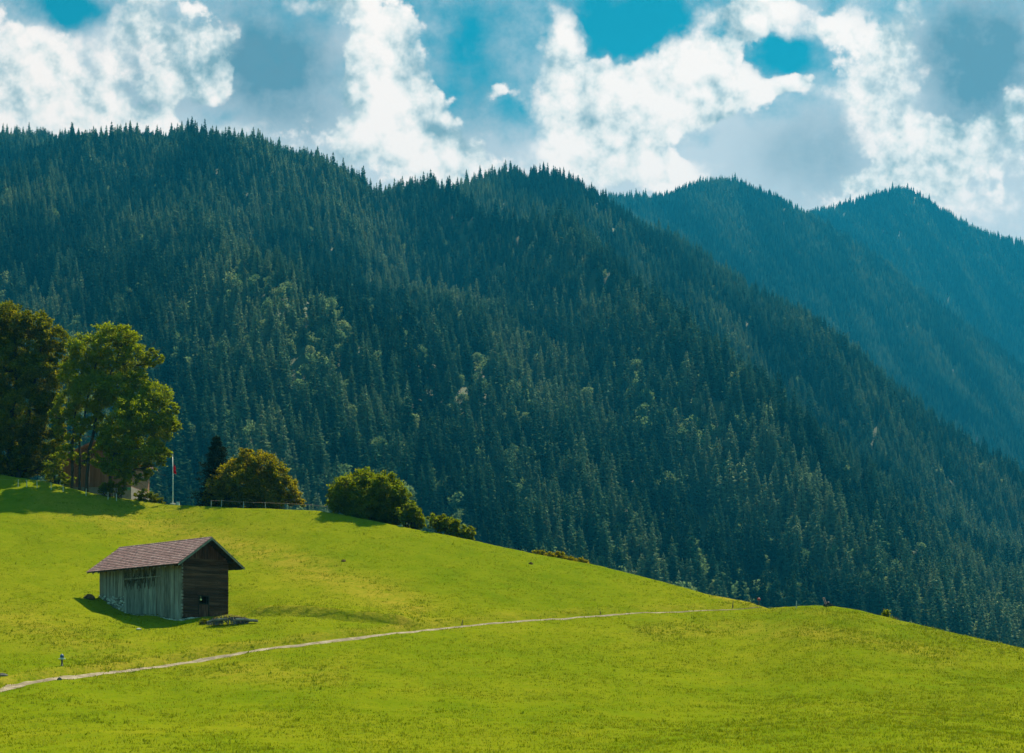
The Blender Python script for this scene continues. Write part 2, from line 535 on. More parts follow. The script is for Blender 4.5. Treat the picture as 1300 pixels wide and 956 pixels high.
dry = 0.95 * band([(60, 640), (160, 660), (300, 692), (400, 722), (480, 752), (520, 775)], 26)
dry += 0.55 * band([(-100, 760), (60, 800), (150, 830)], 38) + 0.5 * band([(120, 634), (165, 638), (215, 645), (245, 650)], 11)
dry += 0.6 * band([(820, 800), (930, 800), (1080, 806), (1200, 832)], 20) + 0.35 * band([(960, 770), (1130, 788), (1300, 826)], 9)
dry += 0.5 * band([(250, 850), (420, 862)], 25) + .9 * band([(905, 757), (972, 771)], 6)
dry += inpath * 0.9 * np.exp(-((up - 1.6) / 1.3) ** 2) * np.interp(cols, [0, 300, 600, 966], [1, .9, .45, .3])
dry += int_ * 0.5 * np.exp(-((ut - 0.5) / 0.8) ** 2)
dry = np.clip(dry, 0, 1)

m, t, out = new_mat('meadow_grass')
co = t.new('ShaderNodeTexCoord').outputs['Object']
big = t.noise(co, 0.055, 3); mid = t.noise(co, 0.42, 5, .6); fine = t.noise(co, 3.0, 5, .65)
at_ = t.new('ShaderNodeAttribute', attribute_name='dry').outputs['Fac']
f = t.math('ADD', t.math('MULTIPLY', big, .45), t.math('ADD', t.math('MULTIPLY', mid, .35), t.math('MULTIPLY', fine, .3)))
colr = t.ramp(f, [(.30, (.058, .104, .003)), (.46, (.100, .142, .004)), (.60, (.140, .162, .006)), (.78, (.195, .188, .012))])
df = t.math('MULTIPLY', at_, t.step(.25, .75, t.math('ADD', t.math('MULTIPLY', mid, .6), t.math('MULTIPLY', fine, .4))), clamp=True)
colr = t.mix(t.math('MULTIPLY', df, .9), colr, t.ramp(fine, [(.3, (.19, .150, .014)), (.7, (.30, .22, .035))]))
bh = t.math('ADD', t.math('MULTIPLY', mid, .5), t.math('MULTIPLY', fine, .5))
principled(t, out, colr, 1.0, .0, t.bump(bh, .9, .25))
M_MEADOW = m
meadow = mesh_np('meadow', V, Fq, M_MEADOW, smooth_shade=True)
a = meadow.data.attributes.new('dry', 'FLOAT', 'POINT'); a.data.foreach_set('value', dry.ravel().astype(np.float32))
tag(meadow, 'sunlit yellow-green mown meadow on the rolling hillside', 'meadow', kind='structure')

# ---- standing grass: blades one by one in one mesh
NT_ = 150000
gp = rng.uniform(-150, 1480, NT_); gs = rng.uniform(0, 1, NT_) ** 0.9
gpy = PYB + 25 - gs * (PYB + 25 - crest(gp))
gd = D_of(gp, gpy)
gd = np.minimum(gd + rng.normal(0, .4, NT_), crestD(gp) + 1.0)
pth = np.interp(gp, path_px, path_py); onpath = np.abs(gd - D_of(gp, pth)) < np.interp(gp, [0, 450, 600, 970, 971], [.34, .32, .10, .05, 0])
dens = fbm(gp / F * gd / 3.5, gd / 3.5, 40, 3)
keep = (~onpath) & (rng.uniform(0, 1, NT_) > .55 * np.exp(-((gpy - np.interp(gp, [60, 300, 520], [642, 692, 772])) / 18) ** 2) * (gp < 520)) & (dens > rng.uniform(-.75, .35, NT_))
gp, gd = gp[keep], gd[keep]
gx = gp * 0 + (gp - CX) / F * gd
ci = np.clip(((gp - cols[0]) / 5).astype(int), 0, nc - 2)
gz = np.empty_like(gx); gdry = np.empty_like(gx)
for c_ in np.unique(ci):
    k = ci == c_
    fr = (gp[k] - cols[c_]) / 5.0
    gz[k] = np.interp(gd[k], GD[:, c_], GZ[:, c_]) * (1 - fr) + np.interp(gd[k], GD[:, c_ + 1], GZ[:, c_ + 1]) * fr
    gdry[k] = np.interp(gd[k], GD[:, c_], dry[:, c_])
NBL = 5
n = len(gx)
hgt = np.repeat(rng.uniform(.045, .10, n) * (1 + .8 * (rng.uniform(0, 1, n) < .03)) * (1 + .6 * gdry), NBL) * rng.uniform(.6, 1.2, n * NBL)
bx = np.repeat(gx, NBL) + rng.normal(0, .13, n * NBL); by = np.repeat(gd, NBL) + rng.normal(0, .13, n * NBL)
bz = np.repeat(gz, NBL) - .03
an = rng.uniform(0, 2 * np.pi, n * NBL); wd = hgt * rng.uniform(.16, .34, n * NBL)
lean = rng.normal(0, .45, (n * NBL, 2)) * hgt[:, None]
B = np.empty((n * NBL, 3, 3), np.float32)
B[:, 0] = np.stack([bx - wd * np.cos(an), by - wd * np.sin(an), bz], -1)
B[:, 1] = np.stack([bx + wd * np.cos(an), by + wd * np.sin(an), bz], -1)
B[:, 2] = np.stack([bx + lean[:, 0], by + lean[:, 1], bz + hgt + .03], -1)
M_BLADE = mat_leaf('grass_blades', [(.15, (.065, .112, .002)), (.5, (.130, .165, .003)), (.85, (.21, .20, .01))], .55, hue_scale=.3)
gr = mesh_np('grass', B.reshape(-1, 3), np.arange(n * NBL * 3).reshape(-1, 3), M_BLADE)
tag(gr, 'short standing grass and clover tufts all over the meadow', 'grass', kind='stuff')

# ---- dirt path
pp = []
pxs = np.linspace(-320, 966, 260)
pts = []
for px in pxs:
    D = float(D_of(px, np.interp(px, path_px, path_py)))
    pts.append(np.array([(px - CX) / F * D, D]))
pts = np.array(pts)
Vp = []
for i, p in enumerate(pts):
    tg = pts[min(i + 1, len(pts) - 1)] - pts[max(i - 1, 0)]; tg /= np.linalg.norm(tg)
    nm = np.array([-tg[1], tg[0]])
    w = np.interp(pxs[i], [-300, 100, 400, 560, 800, 966], [.46, .42, .36, .24, .16, .08])
    w1 = w * (1 + .28 * vnoise(i / 2.2, 0.3, 5)); w2 = w * (1 + .28 * vnoise(i / 2.2, 7.3, 6))
    for k, s in enumerate(np.linspace(-1, 1, 7)):
        q = p + nm * s * (w1 if s < 0 else w2)
        Vp.append((q[0], q[1], ground_z(q[0], q[1]) + .035 + .02 * vnoise(i / 1.5, k, 8) - .03 * abs(s) ** 4))
fp = [(i * 7 + k, i * 7 + k + 1, (i + 1) * 7 + k + 1, (i + 1) * 7 + k) for i in range(len(pts) - 1) for k in range(6)]
M_PATH = mat_noise('path_dirt', [(.3, (.11, .085, .055)), (.5, (.21, .165, .115)), (.7, (.32, .26, .20))], 1.6, bump=.6, bdist=.05)
tag(mesh_np('path', np.array(Vp), fp, M_PATH), 'narrow pale dirt footpath climbing across the meadow', 'path', kind='structure')

# ================================================================== MOUNTAINS
A_px = [-600, -300, -100, 0, 40, 100, 150, 185, 240, 300, 330, 355, 385, 400, 420, 450, 468, 480, 520, 560, 600, 640, 690, 730, 758, 769, 790, 826, 850, 912, 956, 1004, 1036, 1068, 1092, 1128, 1168, 1204, 1250, 1300, 1400, 1600, 2000]
A_py = [200, 185, 172, 166, 164, 168, 165, 160, 163, 164, 172, 182, 192, 190, 203, 218, 236, 240, 236, 238, 226, 218, 218, 226, 244, 250, 268, 292, 300, 338, 370, 388, 412, 432, 452, 487, 518, 546, 575, 604, 650, 730, 800]
B_px = [300, 600, 700, 770, 800, 835, 860, 890, 915, 940, 955, 985, 1010, 1030, 1060, 1100, 1132, 1160, 1220, 1300, 1500, 1900]
B_py = [330, 262, 252, 247, 247, 248, 240, 228, 226, 228, 238, 246, 262, 273, 290, 315, 336, 360, 405, 465, 590, 780]
C_px = [700, 950, 1000, 1030, 1060, 1085, 1110, 1135, 1145, 1165, 1185, 1200, 1240, 1270, 1300, 1400, 1600, 1900]
C_py = [330, 300, 285, 268, 262, 252, 247, 236, 236, 244, 258, 267, 290, 300, 305, 325, 350, 400]


class Slope:
    """a mountainside seen from below: radial grid from its foot to its crest and over the back"""
    def __init__(s, px0, px1, step, cpx, cpy, drop, footD, crestD_, foot_py, relief, seed, nrow=150, ridge=1.0):
        s.cols = np.arange(px0, px1 + 1, step, dtype=float); s.step = step
        c = np.interp(s.cols, cpx, cpy) + drop(s.cols)
        Df, Dc = footD(s.cols), crestD_(s.cols)
        fz = Df * (HY - foot_py(s.cols)) / F
        z_c = Dc * (HY - c) / F
        D, Z = [], []
        for j in range(6):
            k = 1 - j / 6
            D.append(Df - 160 * k); Z.append(fz * (1 - k * .8) - 34 * k)
        for tt in np.linspace(0, 1, nrow):
            D.append(Df + (Dc - Df) * tt); Z.append(fz + (z_c - fz) * (.80 * tt + .20 * tt * tt))
        for j in range(1, 26):
            dd = 8.0 * j
            mv = (HY - c) / F
            D.append(Dc + dd); Z.append(z_c + mv * dd * .7 - .004 * dd * dd - .12 * dd)
        s.D, s.Z = np.array(D), np.array(Z)
        X = (s.cols - CX) / F * s.D
        tt = (s.D - Df) / (Dc - Df)
        env = np.clip(tt * 4, 0, 1) * np.clip((1.0 - tt) * 3.5, 0.0, 1) * (tt < 1)
        # spurs and gullies running down the slope to the right
        q = X * .92 + s.D * .30; r = -X * .30 + s.D * .92
        rel = (1 - 2 * np.abs(fbm(q / 260, r / 900, seed, 3))) * relief + fbm(q / 70, r / 160, seed + 5, 3) * relief * .45
        s.Z = s.Z + rel * env
        s.X = X; s.t = tt

    def mesh(s, name, mat):
        nr_, nc_ = s.D.shape
        i, j = np.meshgrid(np.arange(nr_ - 1), np.arange(nc_ - 1), indexing='ij')
        f = np.stack([i * nc_ + j, i * nc_ + j + 1, (i + 1) * nc_ + j + 1, (i + 1) * nc_ + j], -1).reshape(-1, 4)
        return mesh_np(name, np.stack([s.X, s.D, s.Z], -1).reshape(-1, 3), f, mat, smooth_shade=True)

    def sample(s, n, tmin=0.0, tmax=1.0, pxlim=(-160, 1460), back=0.0):
        """n points about uniform in plan; returns x, y, z, px, t"""
        px = rng.uniform(pxlim[0], pxlim[1], n * 3)
        c = np.clip((px - s.cols[0]) / s.step, 0, len(s.cols) - 1.001); i = c.astype(int); f = c - i
        lo = s.D[6][i]; hi = s.D[-26][i]
        Dm = hi.max() + back
        D = np.sqrt(rng.uniform((lo.min() + min(0, tmin) * 800) ** 2, Dm ** 2, n * 3))
        tt = (D - lo) / (hi - lo)
        ok = (tt >= tmin) & (D <= hi + back) & (tt <= tmax + back)
        px, D, i, f, tt = px[ok], D[ok], i[ok], f[ok], tt[ok]
        z = np.empty_like(D)
        for k in np.unique(i):
            q = i == k
            z[q] = np.interp(D[q], s.D[:, k], s.Z[:, k]) * (1 - f[q]) + np.interp(D[q], s.D[:, k + 1], s.Z[:, k + 1]) * f[q]
        sel = slice(0, n)
        return (px[sel] - CX) / F * D[sel], D[sel], z[sel], px[sel], tt[sel]


sA = Slope(-600, 2000, 10, A_px, A_py, lambda p: np.interp(p, [0, 120, 240, 320, 420, 540, 640, 800, 1300], [17, 20, 27, 24, 20, 21, 14, 12, 15]),
           lambda p: np.interp(p, [-600, 0, 600, 1000, 1300, 2000], [560, 600, 640, 680, 700, 700]),
           lambda p: np.interp(p, [-600, 0, 470, 700, 1000, 1300, 2000], [1700, 1700, 1620, 1640, 1480, 1350, 1200]),
           lambda p: np.minimum(crest(p) + 45, 852), 62, 60, nrow=170)
sB = Slope(300, 1900, 10, B_px, B_py, lambda p: 9 + 0 * p, lambda p: 2100 + 0 * p, lambda p: np.interp(p, [300, 900, 1300, 1900], [2850, 2800, 2650, 2450]),
           lambda p: np.interp(p, [300, 900, 1300, 1900], [480, 480, 640, 830]), 26, 90, 90)
sC = Slope(700, 1900, 10, C_px, C_py, lambda p: 7 + 0 * p, lambda p: 2900 + 0 * p, lambda p: 3500 + 0 * p,
           lambda p: np.interp(p, [700, 1030, 1300, 1900], [420, 420, 600, 700]), 40, 120, 80)
M_SLOPE = mat_noise('forest_floor', [(.35, (.022, .038, .014)), (.55, (.045, .062, .025)), (.68, (.085, .08, .055)), (.82, (.15, .13, .105))], .02, bump=.6, bdist=3, detail=8)
tag(sA.mesh('mountain', M_SLOPE), 'steep forested mountainside filling the middle of the view', 'mountain', kind='structure')
tag(sB.mesh('mountain', M_SLOPE), 'hazy blue second ridge behind the forested mountainside', 'mountain', kind='structure')
tag(sC.mesh('mountain', M_SLOPE), 'farthest pointed hazy peak at the right', 'mountain', kind='structure')

# valley floor: one sheet under everything
vs = 40
vx = np.linspace(-3900, 3900, vs); vy = np.linspace(-380, 4250, vs)
VX, VY = np.meshgrid(vx, vy)
i, j = np.meshgrid(np.arange(vs - 1), np.arange(vs - 1), indexing='ij')
vf = np.stack([i * vs + j, i * vs + j + 1, (i + 1) * vs + j + 1, (i + 1) * vs + j], -1).reshape(-1, 4)
tag(mesh_np('ground', np.stack([VX, VY, -26 + 0 * VX], -1).reshape(-1, 3), vf, M_MEADOW), 'grassy valley floor below the meadow and the mountains', 'ground', kind='structure')


# ================================================================== TREE SHAPES
def spruce_mesh(name, seed, H, Rb, levels, per, mats, droop=.35, gap=0.04, ragged=.3, power=.9):
    """trunk and drooping flat branch sprays; returns vertices and triangles of trunk, crown"""
    r = np.random.default_rng(seed)
    v, f = [], []

    def tri(*p):
        b = len(v); v.extend(p); f.append((b, b + 1, b + 2))
    for L in range(levels):
        h = gap + (1 - gap) * (L + r.uniform(-.3, .3)) / levels
        h = min(max(h, .02), .985)
        rad = Rb * (1 - h) ** power * (1 if h > .12 else .75) + .12
        a0 = r.uniform(0, 6.28)
        for k in range(per):
            a = a0 + 2 * math.pi * (k + r.uniform(-.3, .3)) / per
            l = rad * r.uniform(1 - ragged, 1 + ragged * .5)
            z = h * H + r.uniform(-.45, .45) * H / levels
            dr = droop * l * r.uniform(.6, 1.3)
            c, s = math.cos(a), math.sin(a)
            wd = l * r.uniform(.26, .42) + .1
            base = np.array([0, 0, z]); tip = np.array([c * l, s * l, z - dr + .12 * l])
            midp = np.array([c * l * .55, s * l * .55, z - dr * .45])
            ml = midp + wd * np.array([-s, c, -.25]); mr = midp + wd * np.array([s, -c, -.25])
            tri(base, ml, tip); tri(base, tip, mr)
            tri(base, tip, midp - np.array([0, 0, wd * 1.1]))
    tri(np.array([-.25, 0, H * .93]), np.array([.25, 0, H * .93]), np.array([0, 0, H * 1.0]))
    tri(np.array([0, -.25, H * .93]), np.array([0, .25, H * .93]), np.array([0, 0, H * 1.0]))
    return np.array(v), np.array(f)


def merge_tree(name, V, Fa, trunkH, trunkR, mats):
    """crown + trunk in one mesh with two materials (far tree, too small to show its parts)"""
    n = 5
    tv, tf = [], []
    for k in range(n):
        a = 2 * math.pi * k / n
        tv.append((trunkR * math.cos(a), trunkR * math.sin(a), -1.5)); tv.append((trunkR * .15 * math.cos(a), trunkR * .15 * math.sin(a), trunkH))
    for k in range(n):
        a, b = 2 * k, 2 * ((k + 1) % n)
        tf += [(a, b, b + 1), (a, b + 1, a + 1)]
    b = len(V)
    VV = np.vstack([V, np.array(tv)]); FF = np.vstack([Fa, np.array(tf) + b])
    me = mesh_np(name, VV, FF, None, link=False)
    for mm in mats: me.materials.append(mm)
    idx = np.zeros(len(FF), np.int32); idx[len(Fa):] = 1
    me.polygons.foreach_set('material_index', idx)
    return me


def leaf_quads(C, size, r, up=.35):
    """random leaf-sized quads round the centres C; returns V (4n,3), F (n,4)"""
    n = len(C)
    nrm = r.normal(0, 1, (n, 3)); nrm[:, 2] += up * 2; nrm /= np.linalg.norm(nrm, axis=1)[:, None]
    t1 = np.cross(nrm, r.normal(0, 1, (n, 3))); t1 /= np.linalg.norm(t1, axis=1)[:, None] + 1e-9
    t2 = np.cross(nrm, t1)
    s = (size * r.uniform(.6, 1.35, n))[:, None]
    V = np.empty((n, 4, 3))
    V[:, 0] = C - t1 * s; V[:, 1] = C + t2 * s * .55; V[:, 2] = C + t1 * s; V[:, 3] = C - t2 * s * .55
    return V.reshape(-1, 3), np.arange(4 * n).reshape(-1, 4)


def broad_far(seed, H, W, nq, size):
    r = np.random.default_rng(seed)
    C = []
    nl = 11
    for k in range(nl):
        h = r.uniform(.3, .86); rr = W * (1 - abs(h - .5) * 1.1) * .62
        a = r.uniform(0, 6.28)
        c = np.array([math.cos(a) * rr * r.uniform(.3, 1), math.sin(a) * rr * r.uniform(.3, 1), h * H])
        d = r.normal(0, 1, (nq // nl, 3)); d /= np.linalg.norm(d, axis=1)[:, None]
        d *= (r.uniform(.55, 1.0, nq // nl) * W * r.uniform(.38, .6))[:, None]; d[:, 2] *= .85
        C.append(c + d)
    C = np.vstack(C)
    V, Q = leaf_quads(C, size, r, .25)
    T = np.vstack([Q[:, [0, 1, 2]], Q[:, [0, 2, 3]]])
    return V, T


# materials of the forest
M_SPRUCE = mat_leaf('spruce_needles', [(.20, (.020, .062, .034)), (.38, (.052, .125, .066)), (.56, (.115, .200, .110)), (.78, (.235, .30, .17))], .52, per_object=.78, hue_scale=.12, stand=.68)
M_BROAD = mat_leaf('forest_broadleaf', [(.12, (.075, .140, .055)), (.5, (.125, .205, .080)), (.75, (.19, .25, .10)), (.95, (.24, .22, .12))], .5, per_object=.70, hue_scale=.2, stand=.3)
M_BARK = mat_noise('bark', [(.3, (.035, .028, .022)), (.7, (.10, .085, .07))], 4, stretch=(1, 1, .25), bump=.6, bdist=.05)

spr_def = [(24, 5.4, 20, 9, .42, .80), (26, 4.8, 23, 9, .36, .70), (20, 5.6, 16, 9, .30, .62), (25, 4.2, 22, 8, .5, .72), (16, 5.4, 13, 9, .22, .52)]
SPR = []
for k, (H, Rb, lv, per, dr, pw) in enumerate(spr_def):
    v, f = spruce_mesh('spruce', 50 + k, H, Rb, lv, per, None, dr, power=pw)
    SPR.append(merge_tree('spruce', v, f, H * .95, .32, [M_SPRUCE, M_BARK]))
SPR_H = [d[0] for d in spr_def]
br_def = [(15, 5.0, 620, .62), (18, 4.6, 640, .60), (13, 5.2, 600, .6)]
BRD = []
for k, (H, W, nq, sz) in enumerate(br_def):
    v, f = broad_far(80 + k, H, W, nq, sz)
    BRD.append(merge_tree('broadleaf', v, f, H * .7, .3, [M_BROAD, M_BARK]))
BR_H = [d[0] for d in br_def]

# ================================================================== FOREST
x, y, z, px, tt = sA.sample(40000, tmin=-.2, back=34)
# clearings and scree
py_g = HY - z / y * F
clear = np.zeros_like(px)
for (cx_, cy_, rx, ry, w_) in [(460, 524, 46, 13, .75), (300, 468, 12, 20, .55), (322, 505, 12, 14, .55), (470, 470, 30, 22, .5), (650, 545, 40, 16, .45),
                               (905, 690, 40, 22, .5), (690, 560, 16, 40, .6), (1040, 700, 60, 20, .35), (820, 650, 20, 30, .5), (1180, 700, 60, 22, .35), (230, 600, 40, 15, .5)]:
    clear = np.maximum(clear, w_ * np.exp(-((px - cx_) / rx) ** 2 - ((py_g - cy_) / ry) ** 2))
gapn = fbm(x / 45, y / 60, 77, 3)
keep = rng.uniform(0, 1, len(x)) > clear + .55 * smooth(.25, .6, gapn) * (tt < .7) * (tt > .02)
# sparse file of trees along the crest beside the notch
cr = (tt > .975) & (px > 474) & (px < 590)
keep &= ~(cr & (rng.uniform(0, 1, len(x)) < .72))
x, y, z, px, tt, py_g = x[keep], y[keep], z[keep], px[keep], tt[keep], py_g[keep]
nF = len(x)
pb = np.clip(.52 - 1.15 * tt, .02, 1) * (.35 + 1.3 * smooth(-.25, .4, fbm(x / 60, y / 80, 91, 3))) + .02
pb[tt > .9] *= .2
isb = rng.uniform(0, 1, nF) < pb
var = np.where(isb, 5 + rng.integers(0, 3, nF), rng.choice(5, nF, p=[.26, .20, .22, .14, .18]))
stand = 1 + .22 * fbm(x / 90, y / 110, 33, 2)
scl = np.clip(rng.normal(1.02, .24, nF), .4, 1.6) * stand * np.where(isb, .82, 1.0) * np.interp(tt, [0, .4, 1], [.92, .84, .74])
hh = np.array(SPR_H + BR_H)[var] * scl
scl = np.where(tt > .9, np.minimum(scl, 1.12), scl)
hh = np.array(SPR_H + BR_H)[var] * scl
# individuals: the ones that show largest above the meadow
toppy = HY - (z + hh) / y * F
vis = (px > -5) & (px < 1305) & (toppy < crest(px) - 9) & (py_g < crest(px) + 25)
showpx = np.where(vis, hh / y * np.clip((crest(px) - toppy) / (hh / y * F), 0, 1), 0)
ind = np.zeros(nF, bool)
for kindmask, lim in ((~isb, 295), (isb, 295)):
    o = np.argsort(-(showpx * kindmask))[:lim]
    ind[o] = True
protos = {}
cnt = [0, 0]
for q in np.where(ind)[0]:
    v_ = int(var[q])
    me = (SPR + BRD)[v_]
    nm = 'broadleaf_tree' if isb[q] else 'spruce_tree'
    o = bpy.data.objects.new(nm, me); COL.objects.link(o)
    o.location = (float(x[q]), float(y[q]), float(z[q]))
    o.rotation_euler = (rng.normal(0, .02), rng.normal(0, .02), rng.uniform(0, 6.28))
    s = float(scl[q]); o.scale = (s * rng.uniform(.9, 1.12), s * rng.uniform(.9, 1.12), s)
    if isb[q]: tag(o, 'small pale olive broadleaf tree among the spruces on the lower mountainside', 'broadleaf tree', 'broadleaf trees low on the mountainside')
    else: tag(o, 'tall dark spruce among the nearest forest trees low on the mountainside', 'spruce tree', 'spruces low on the mountainside')
    protos.setdefault(v_, o)


def forest(name, label, xyz, var, scl, rot):
    me = bpy.data.meshes.new(name)
    me.vertices.add(len(var)); me.vertices.foreach_set('co', np.ascontiguousarray(xyz, np.float32).ravel())
    for nm, ty, arr in (('variant', 'INT', var.astype(np.int32)), ('size', 'FLOAT', scl.astype(np.float32)), ('turn', 'FLOAT', rot.astype(np.float32))):
        at2 = me.attributes.new(nm, ty, 'POINT'); at2.data.foreach_set('value', arr)
    me.update()
    o = bpy.data.objects.new(name, me); COL.objects.link(o)
    tag(o, label, 'forest', kind='stuff')
    ng = bpy.data.node_groups.new(name, 'GeometryNodeTree')
    ng.interface.new_socket('Geometry', in_out='INPUT', socket_type='NodeSocketGeometry')
    ng.interface.new_socket('Geometry', in_out='OUTPUT', socket_type='NodeSocketGeometry')
    N, Lk = ng.nodes, ng.links
    gi, go = N.new('NodeGroupInput'), N.new('NodeGroupOutput')
    join = N.new('GeometryNodeJoinGeometry')

    def named(nm, ty):
        a_ = N.new('GeometryNodeInputNamedAttribute'); a_.data_type = ty; a_.inputs['Name'].default_value = nm
        return next(s for s in a_.outputs if s.enabled and s.name == 'Attribute')
    va, sz, tu = named('variant', 'INT'), named('size', 'FLOAT'), named('turn', 'FLOAT')
    cv = N.new('ShaderNodeCombineXYZ'); Lk.new(tu, cv.inputs[2])
    e2r = N.new('FunctionNodeEulerToRotation'); Lk.new(cv.outputs[0], e2r.inputs[0])
    cs = N.new('ShaderNodeCombineXYZ')
    for k in range(3): Lk.new(sz, cs.inputs[k])
    for v_, src in sorted(protos.items()):
        oi = N.new('GeometryNodeObjectInfo'); oi.transform_space = 'ORIGINAL'
        oi.inputs['Object'].default_value = src; oi.inputs['As Instance'].default_value = False
        cmp_ = N.new('FunctionNodeCompare'); cmp_.data_type = 'INT'; cmp_.operation = 'EQUAL'
        ins = [s for s in cmp_.inputs if s.enabled]
        Lk.new(va, ins[0]); ins[1].default_value = v_
        ip = N.new('GeometryNodeInstanceOnPoints')
        Lk.new(gi.outputs[0], ip.inputs['Points']); Lk.new(cmp_.outputs[0], ip.inputs['Selection'])
        Lk.new(oi.outputs['Geometry'], ip.inputs['Instance'])
        Lk.new(e2r.outputs[0], ip.inputs['Rotation']); Lk.new(cs.outputs[0], ip.inputs['Scale'])
        Lk.new(ip.outputs[0], join.inputs[0])
    Lk.new(join.outputs[0], go.inputs[0])
    md = o.modifiers.new('trees', 'NODES'); md.node_group = ng
    return o


k = ~ind
forest('forest', 'dense spruce and broadleaf forest covering the whole mountainside', np.stack([x, y, z], -1)[k], var[k], scl[k], rng.uniform(0, 6.28, k.sum()))
x, y, z, px, tt = sB.sample(25000, tmin=.15, back=25, pxlim=(650, 1420))
v_ = rng.choice(5, len(x), p=[.27, .25, .18, .18, .12])
forest('forest', 'hazy blue forest on the second ridge', np.stack([x, y, z], -1), v_, np.clip(rng.normal(.78, .14, len(x)), .4, 1.2), rng.uniform(0, 6.28, len(x)))
x, y, z, px, tt = sC.sample(16000, tmin=.1, back=25, pxlim=(960, 1420))
v_ = rng.choice(5, len(x), p=[.27, .25, .18, .18, .12])
forest('forest', 'hazy forest on the farthest pointed peak', np.stack([x, y, z], -1), v_, np.clip(rng.normal(.80, .15, len(x)), .4, 1.3), rng.uniform(0, 6.28, len(x)))


# ================================================================== NEAR TREES AND SHRUBS
def leafy(name, cat, label, base, D, clumps, mat, leaf=.11, per=150, trunks=(), subs=.0, squash=.9, seed=1, puff=1.0, fill=1.0):
    """base: world foot; clumps: (px, py, radius in px [, depth offset m]); trunks: list of (foot dx, [(px, py), ...] top points, radius)"""
    r = np.random.default_rng(seed)
    root = empty(name, base)
    b = np.array(base)
    C = []
    mpx = D / F
    if not trunks:      # bushes reach the ground
        clumps = list(clumps) + [(c[0] + r.uniform(-2, 2), c[1] + c[2] * .9, c[2] * .85) for c in clumps]
    for c in clumps:
        px, py, rp = c[:3]; off = c[3] if len(c) > 3 else r.uniform(-.35, .35) * rp * mpx * 1.6
        ctr = at(px, py, D); ctr[1] += off; rad = rp * mpx * puff
        ns = max(9, int(rad * rad * 21 * fill))
        d = r.normal(0, 1, (ns, 3)); d /= np.linalg.norm(d, axis=1)[:, None]
        d *= (rad * r.uniform(.45, 1.08, ns) ** .7)[:, None]; d[:, 2] *= squash
        tw = ctr + d
        nl = r.integers(int(per * .5), int(per * 1.2), ns)
        idx = np.repeat(np.arange(ns), nl)
        sig = np.clip(rad * .12, .10, .24)
        C.append(tw[idx] + r.normal(0, 1, (len(idx), 3)) * sig * np.array([1, 1, .75]))
    C = np.vstack(C) - b
    V, Q = leaf_quads(C, leaf, r)
    wood = MB()
    ctrs = [at(c[0], c[1], D) - b for c in clumps]
    if trunks:
        owner = []
        tops = []
        for (fx, pts, rad) in trunks:
            P = [np.array([fx, 0, -.4])] + [at(p[0], p[1], D) - b + np.array([0, r.uniform(-.2, .2), 0]) for p in pts]
            n_ = len(P)
            path = []
            for i in range(n_ - 1):
                for u in np.linspace(0, 1, 5)[:-1 if i < n_ - 2 else None]:
                    path.append(P[i] * (1 - u) + P[i + 1] * u + r.normal(0, rad * .25, 3) * (u > 0))
            rr = [rad * (1.25 if i == 0 else 1) * (1 - .75 * i / (len(path) - 1)) for i in range(len(path))]
            wood.tube(path, rr, 8); tops.append((path, rr))
        for c in ctrs:
            best = min(((np.linalg.norm(c - p) + max(0, p[2] - c[2]) * 2 + (0 if i > len(path) * .35 else 9), p, rr_[i]) for path, rr_ in tops for i, p in enumerate(path)), key=lambda q: q[0])
            p0, r0 = best[1], best[2]
            md = p0 * .5 + c * .5 + np.array([0, 0, -.1 * np.linalg.norm(c - p0)])
            wood.tube([p0, p0 * .6 + md * .4, md, md * .4 + c * .6, c], [r0 * .7, r0 * .5, r0 * .38, r0 * .25, .02], 6)
            for _ in range(5):
                e = c + r.normal(0, 1, 3) * .9
                wood.tube([md, md * .4 + e * .6 + r.normal(0, .1, 3), e], [r0 * .22, r0 * .14, .012], 5)
    else:
        for c in ctrs:
            for _ in range(3):
                e = c + r.normal(0, .3, 3); f0 = np.array([c[0] * .55 + r.normal(0, .15), c[1] * .5, -.3])
                wood.tube([f0, f0 * .5 + e * .5 + r.normal(0, .1, 3), e], [.05, .035, .01], 5)
    crown = mesh_np('crown', V, Q, mat, root)
    wood.build('trunk' if trunks else 'stems', M_BARKD, root, True)
    tag(root, label, cat)
    return root


GT = (1.25, 1.2, .35)
M_BARKD = mat_noise('dark_bark', [(.3, (.014, .011, .009)), (.7, (.05, .04, .033))], 4, stretch=(1, 1, .25), bump=.6, bdist=.05)
M_LT = mat_leaf('leaves_light', [(.2, (.090, .140, .006)), (.5, (.165, .210, .008)), (.8, (.235, .245, .014))], .62, GT)
M_DK = mat_leaf('leaves_dark', [(.2, (.040, .068, .006)), (.5, (.115, .135, .008)), (.8, (.24, .20, .012))], .58, GT)
M_GO = mat_leaf('leaves_golden', [(.2, (.07, .10, .006)), (.5, (.175, .165, .008)), (.8, (.30, .22, .012))], .64, GT)
M_RO = mat_leaf('leaves_round', [(.2, (.065, .115, .006)), (.5, (.135, .175, .008)), (.8, (.215, .205, .010))], .64, GT)
M_YG = mat_leaf('leaves_yellow_green', [(.2, (.060, .095, .008)), (.5, (.110, .135, .010)), (.8, (.170, .165, .014))], .5, GT)

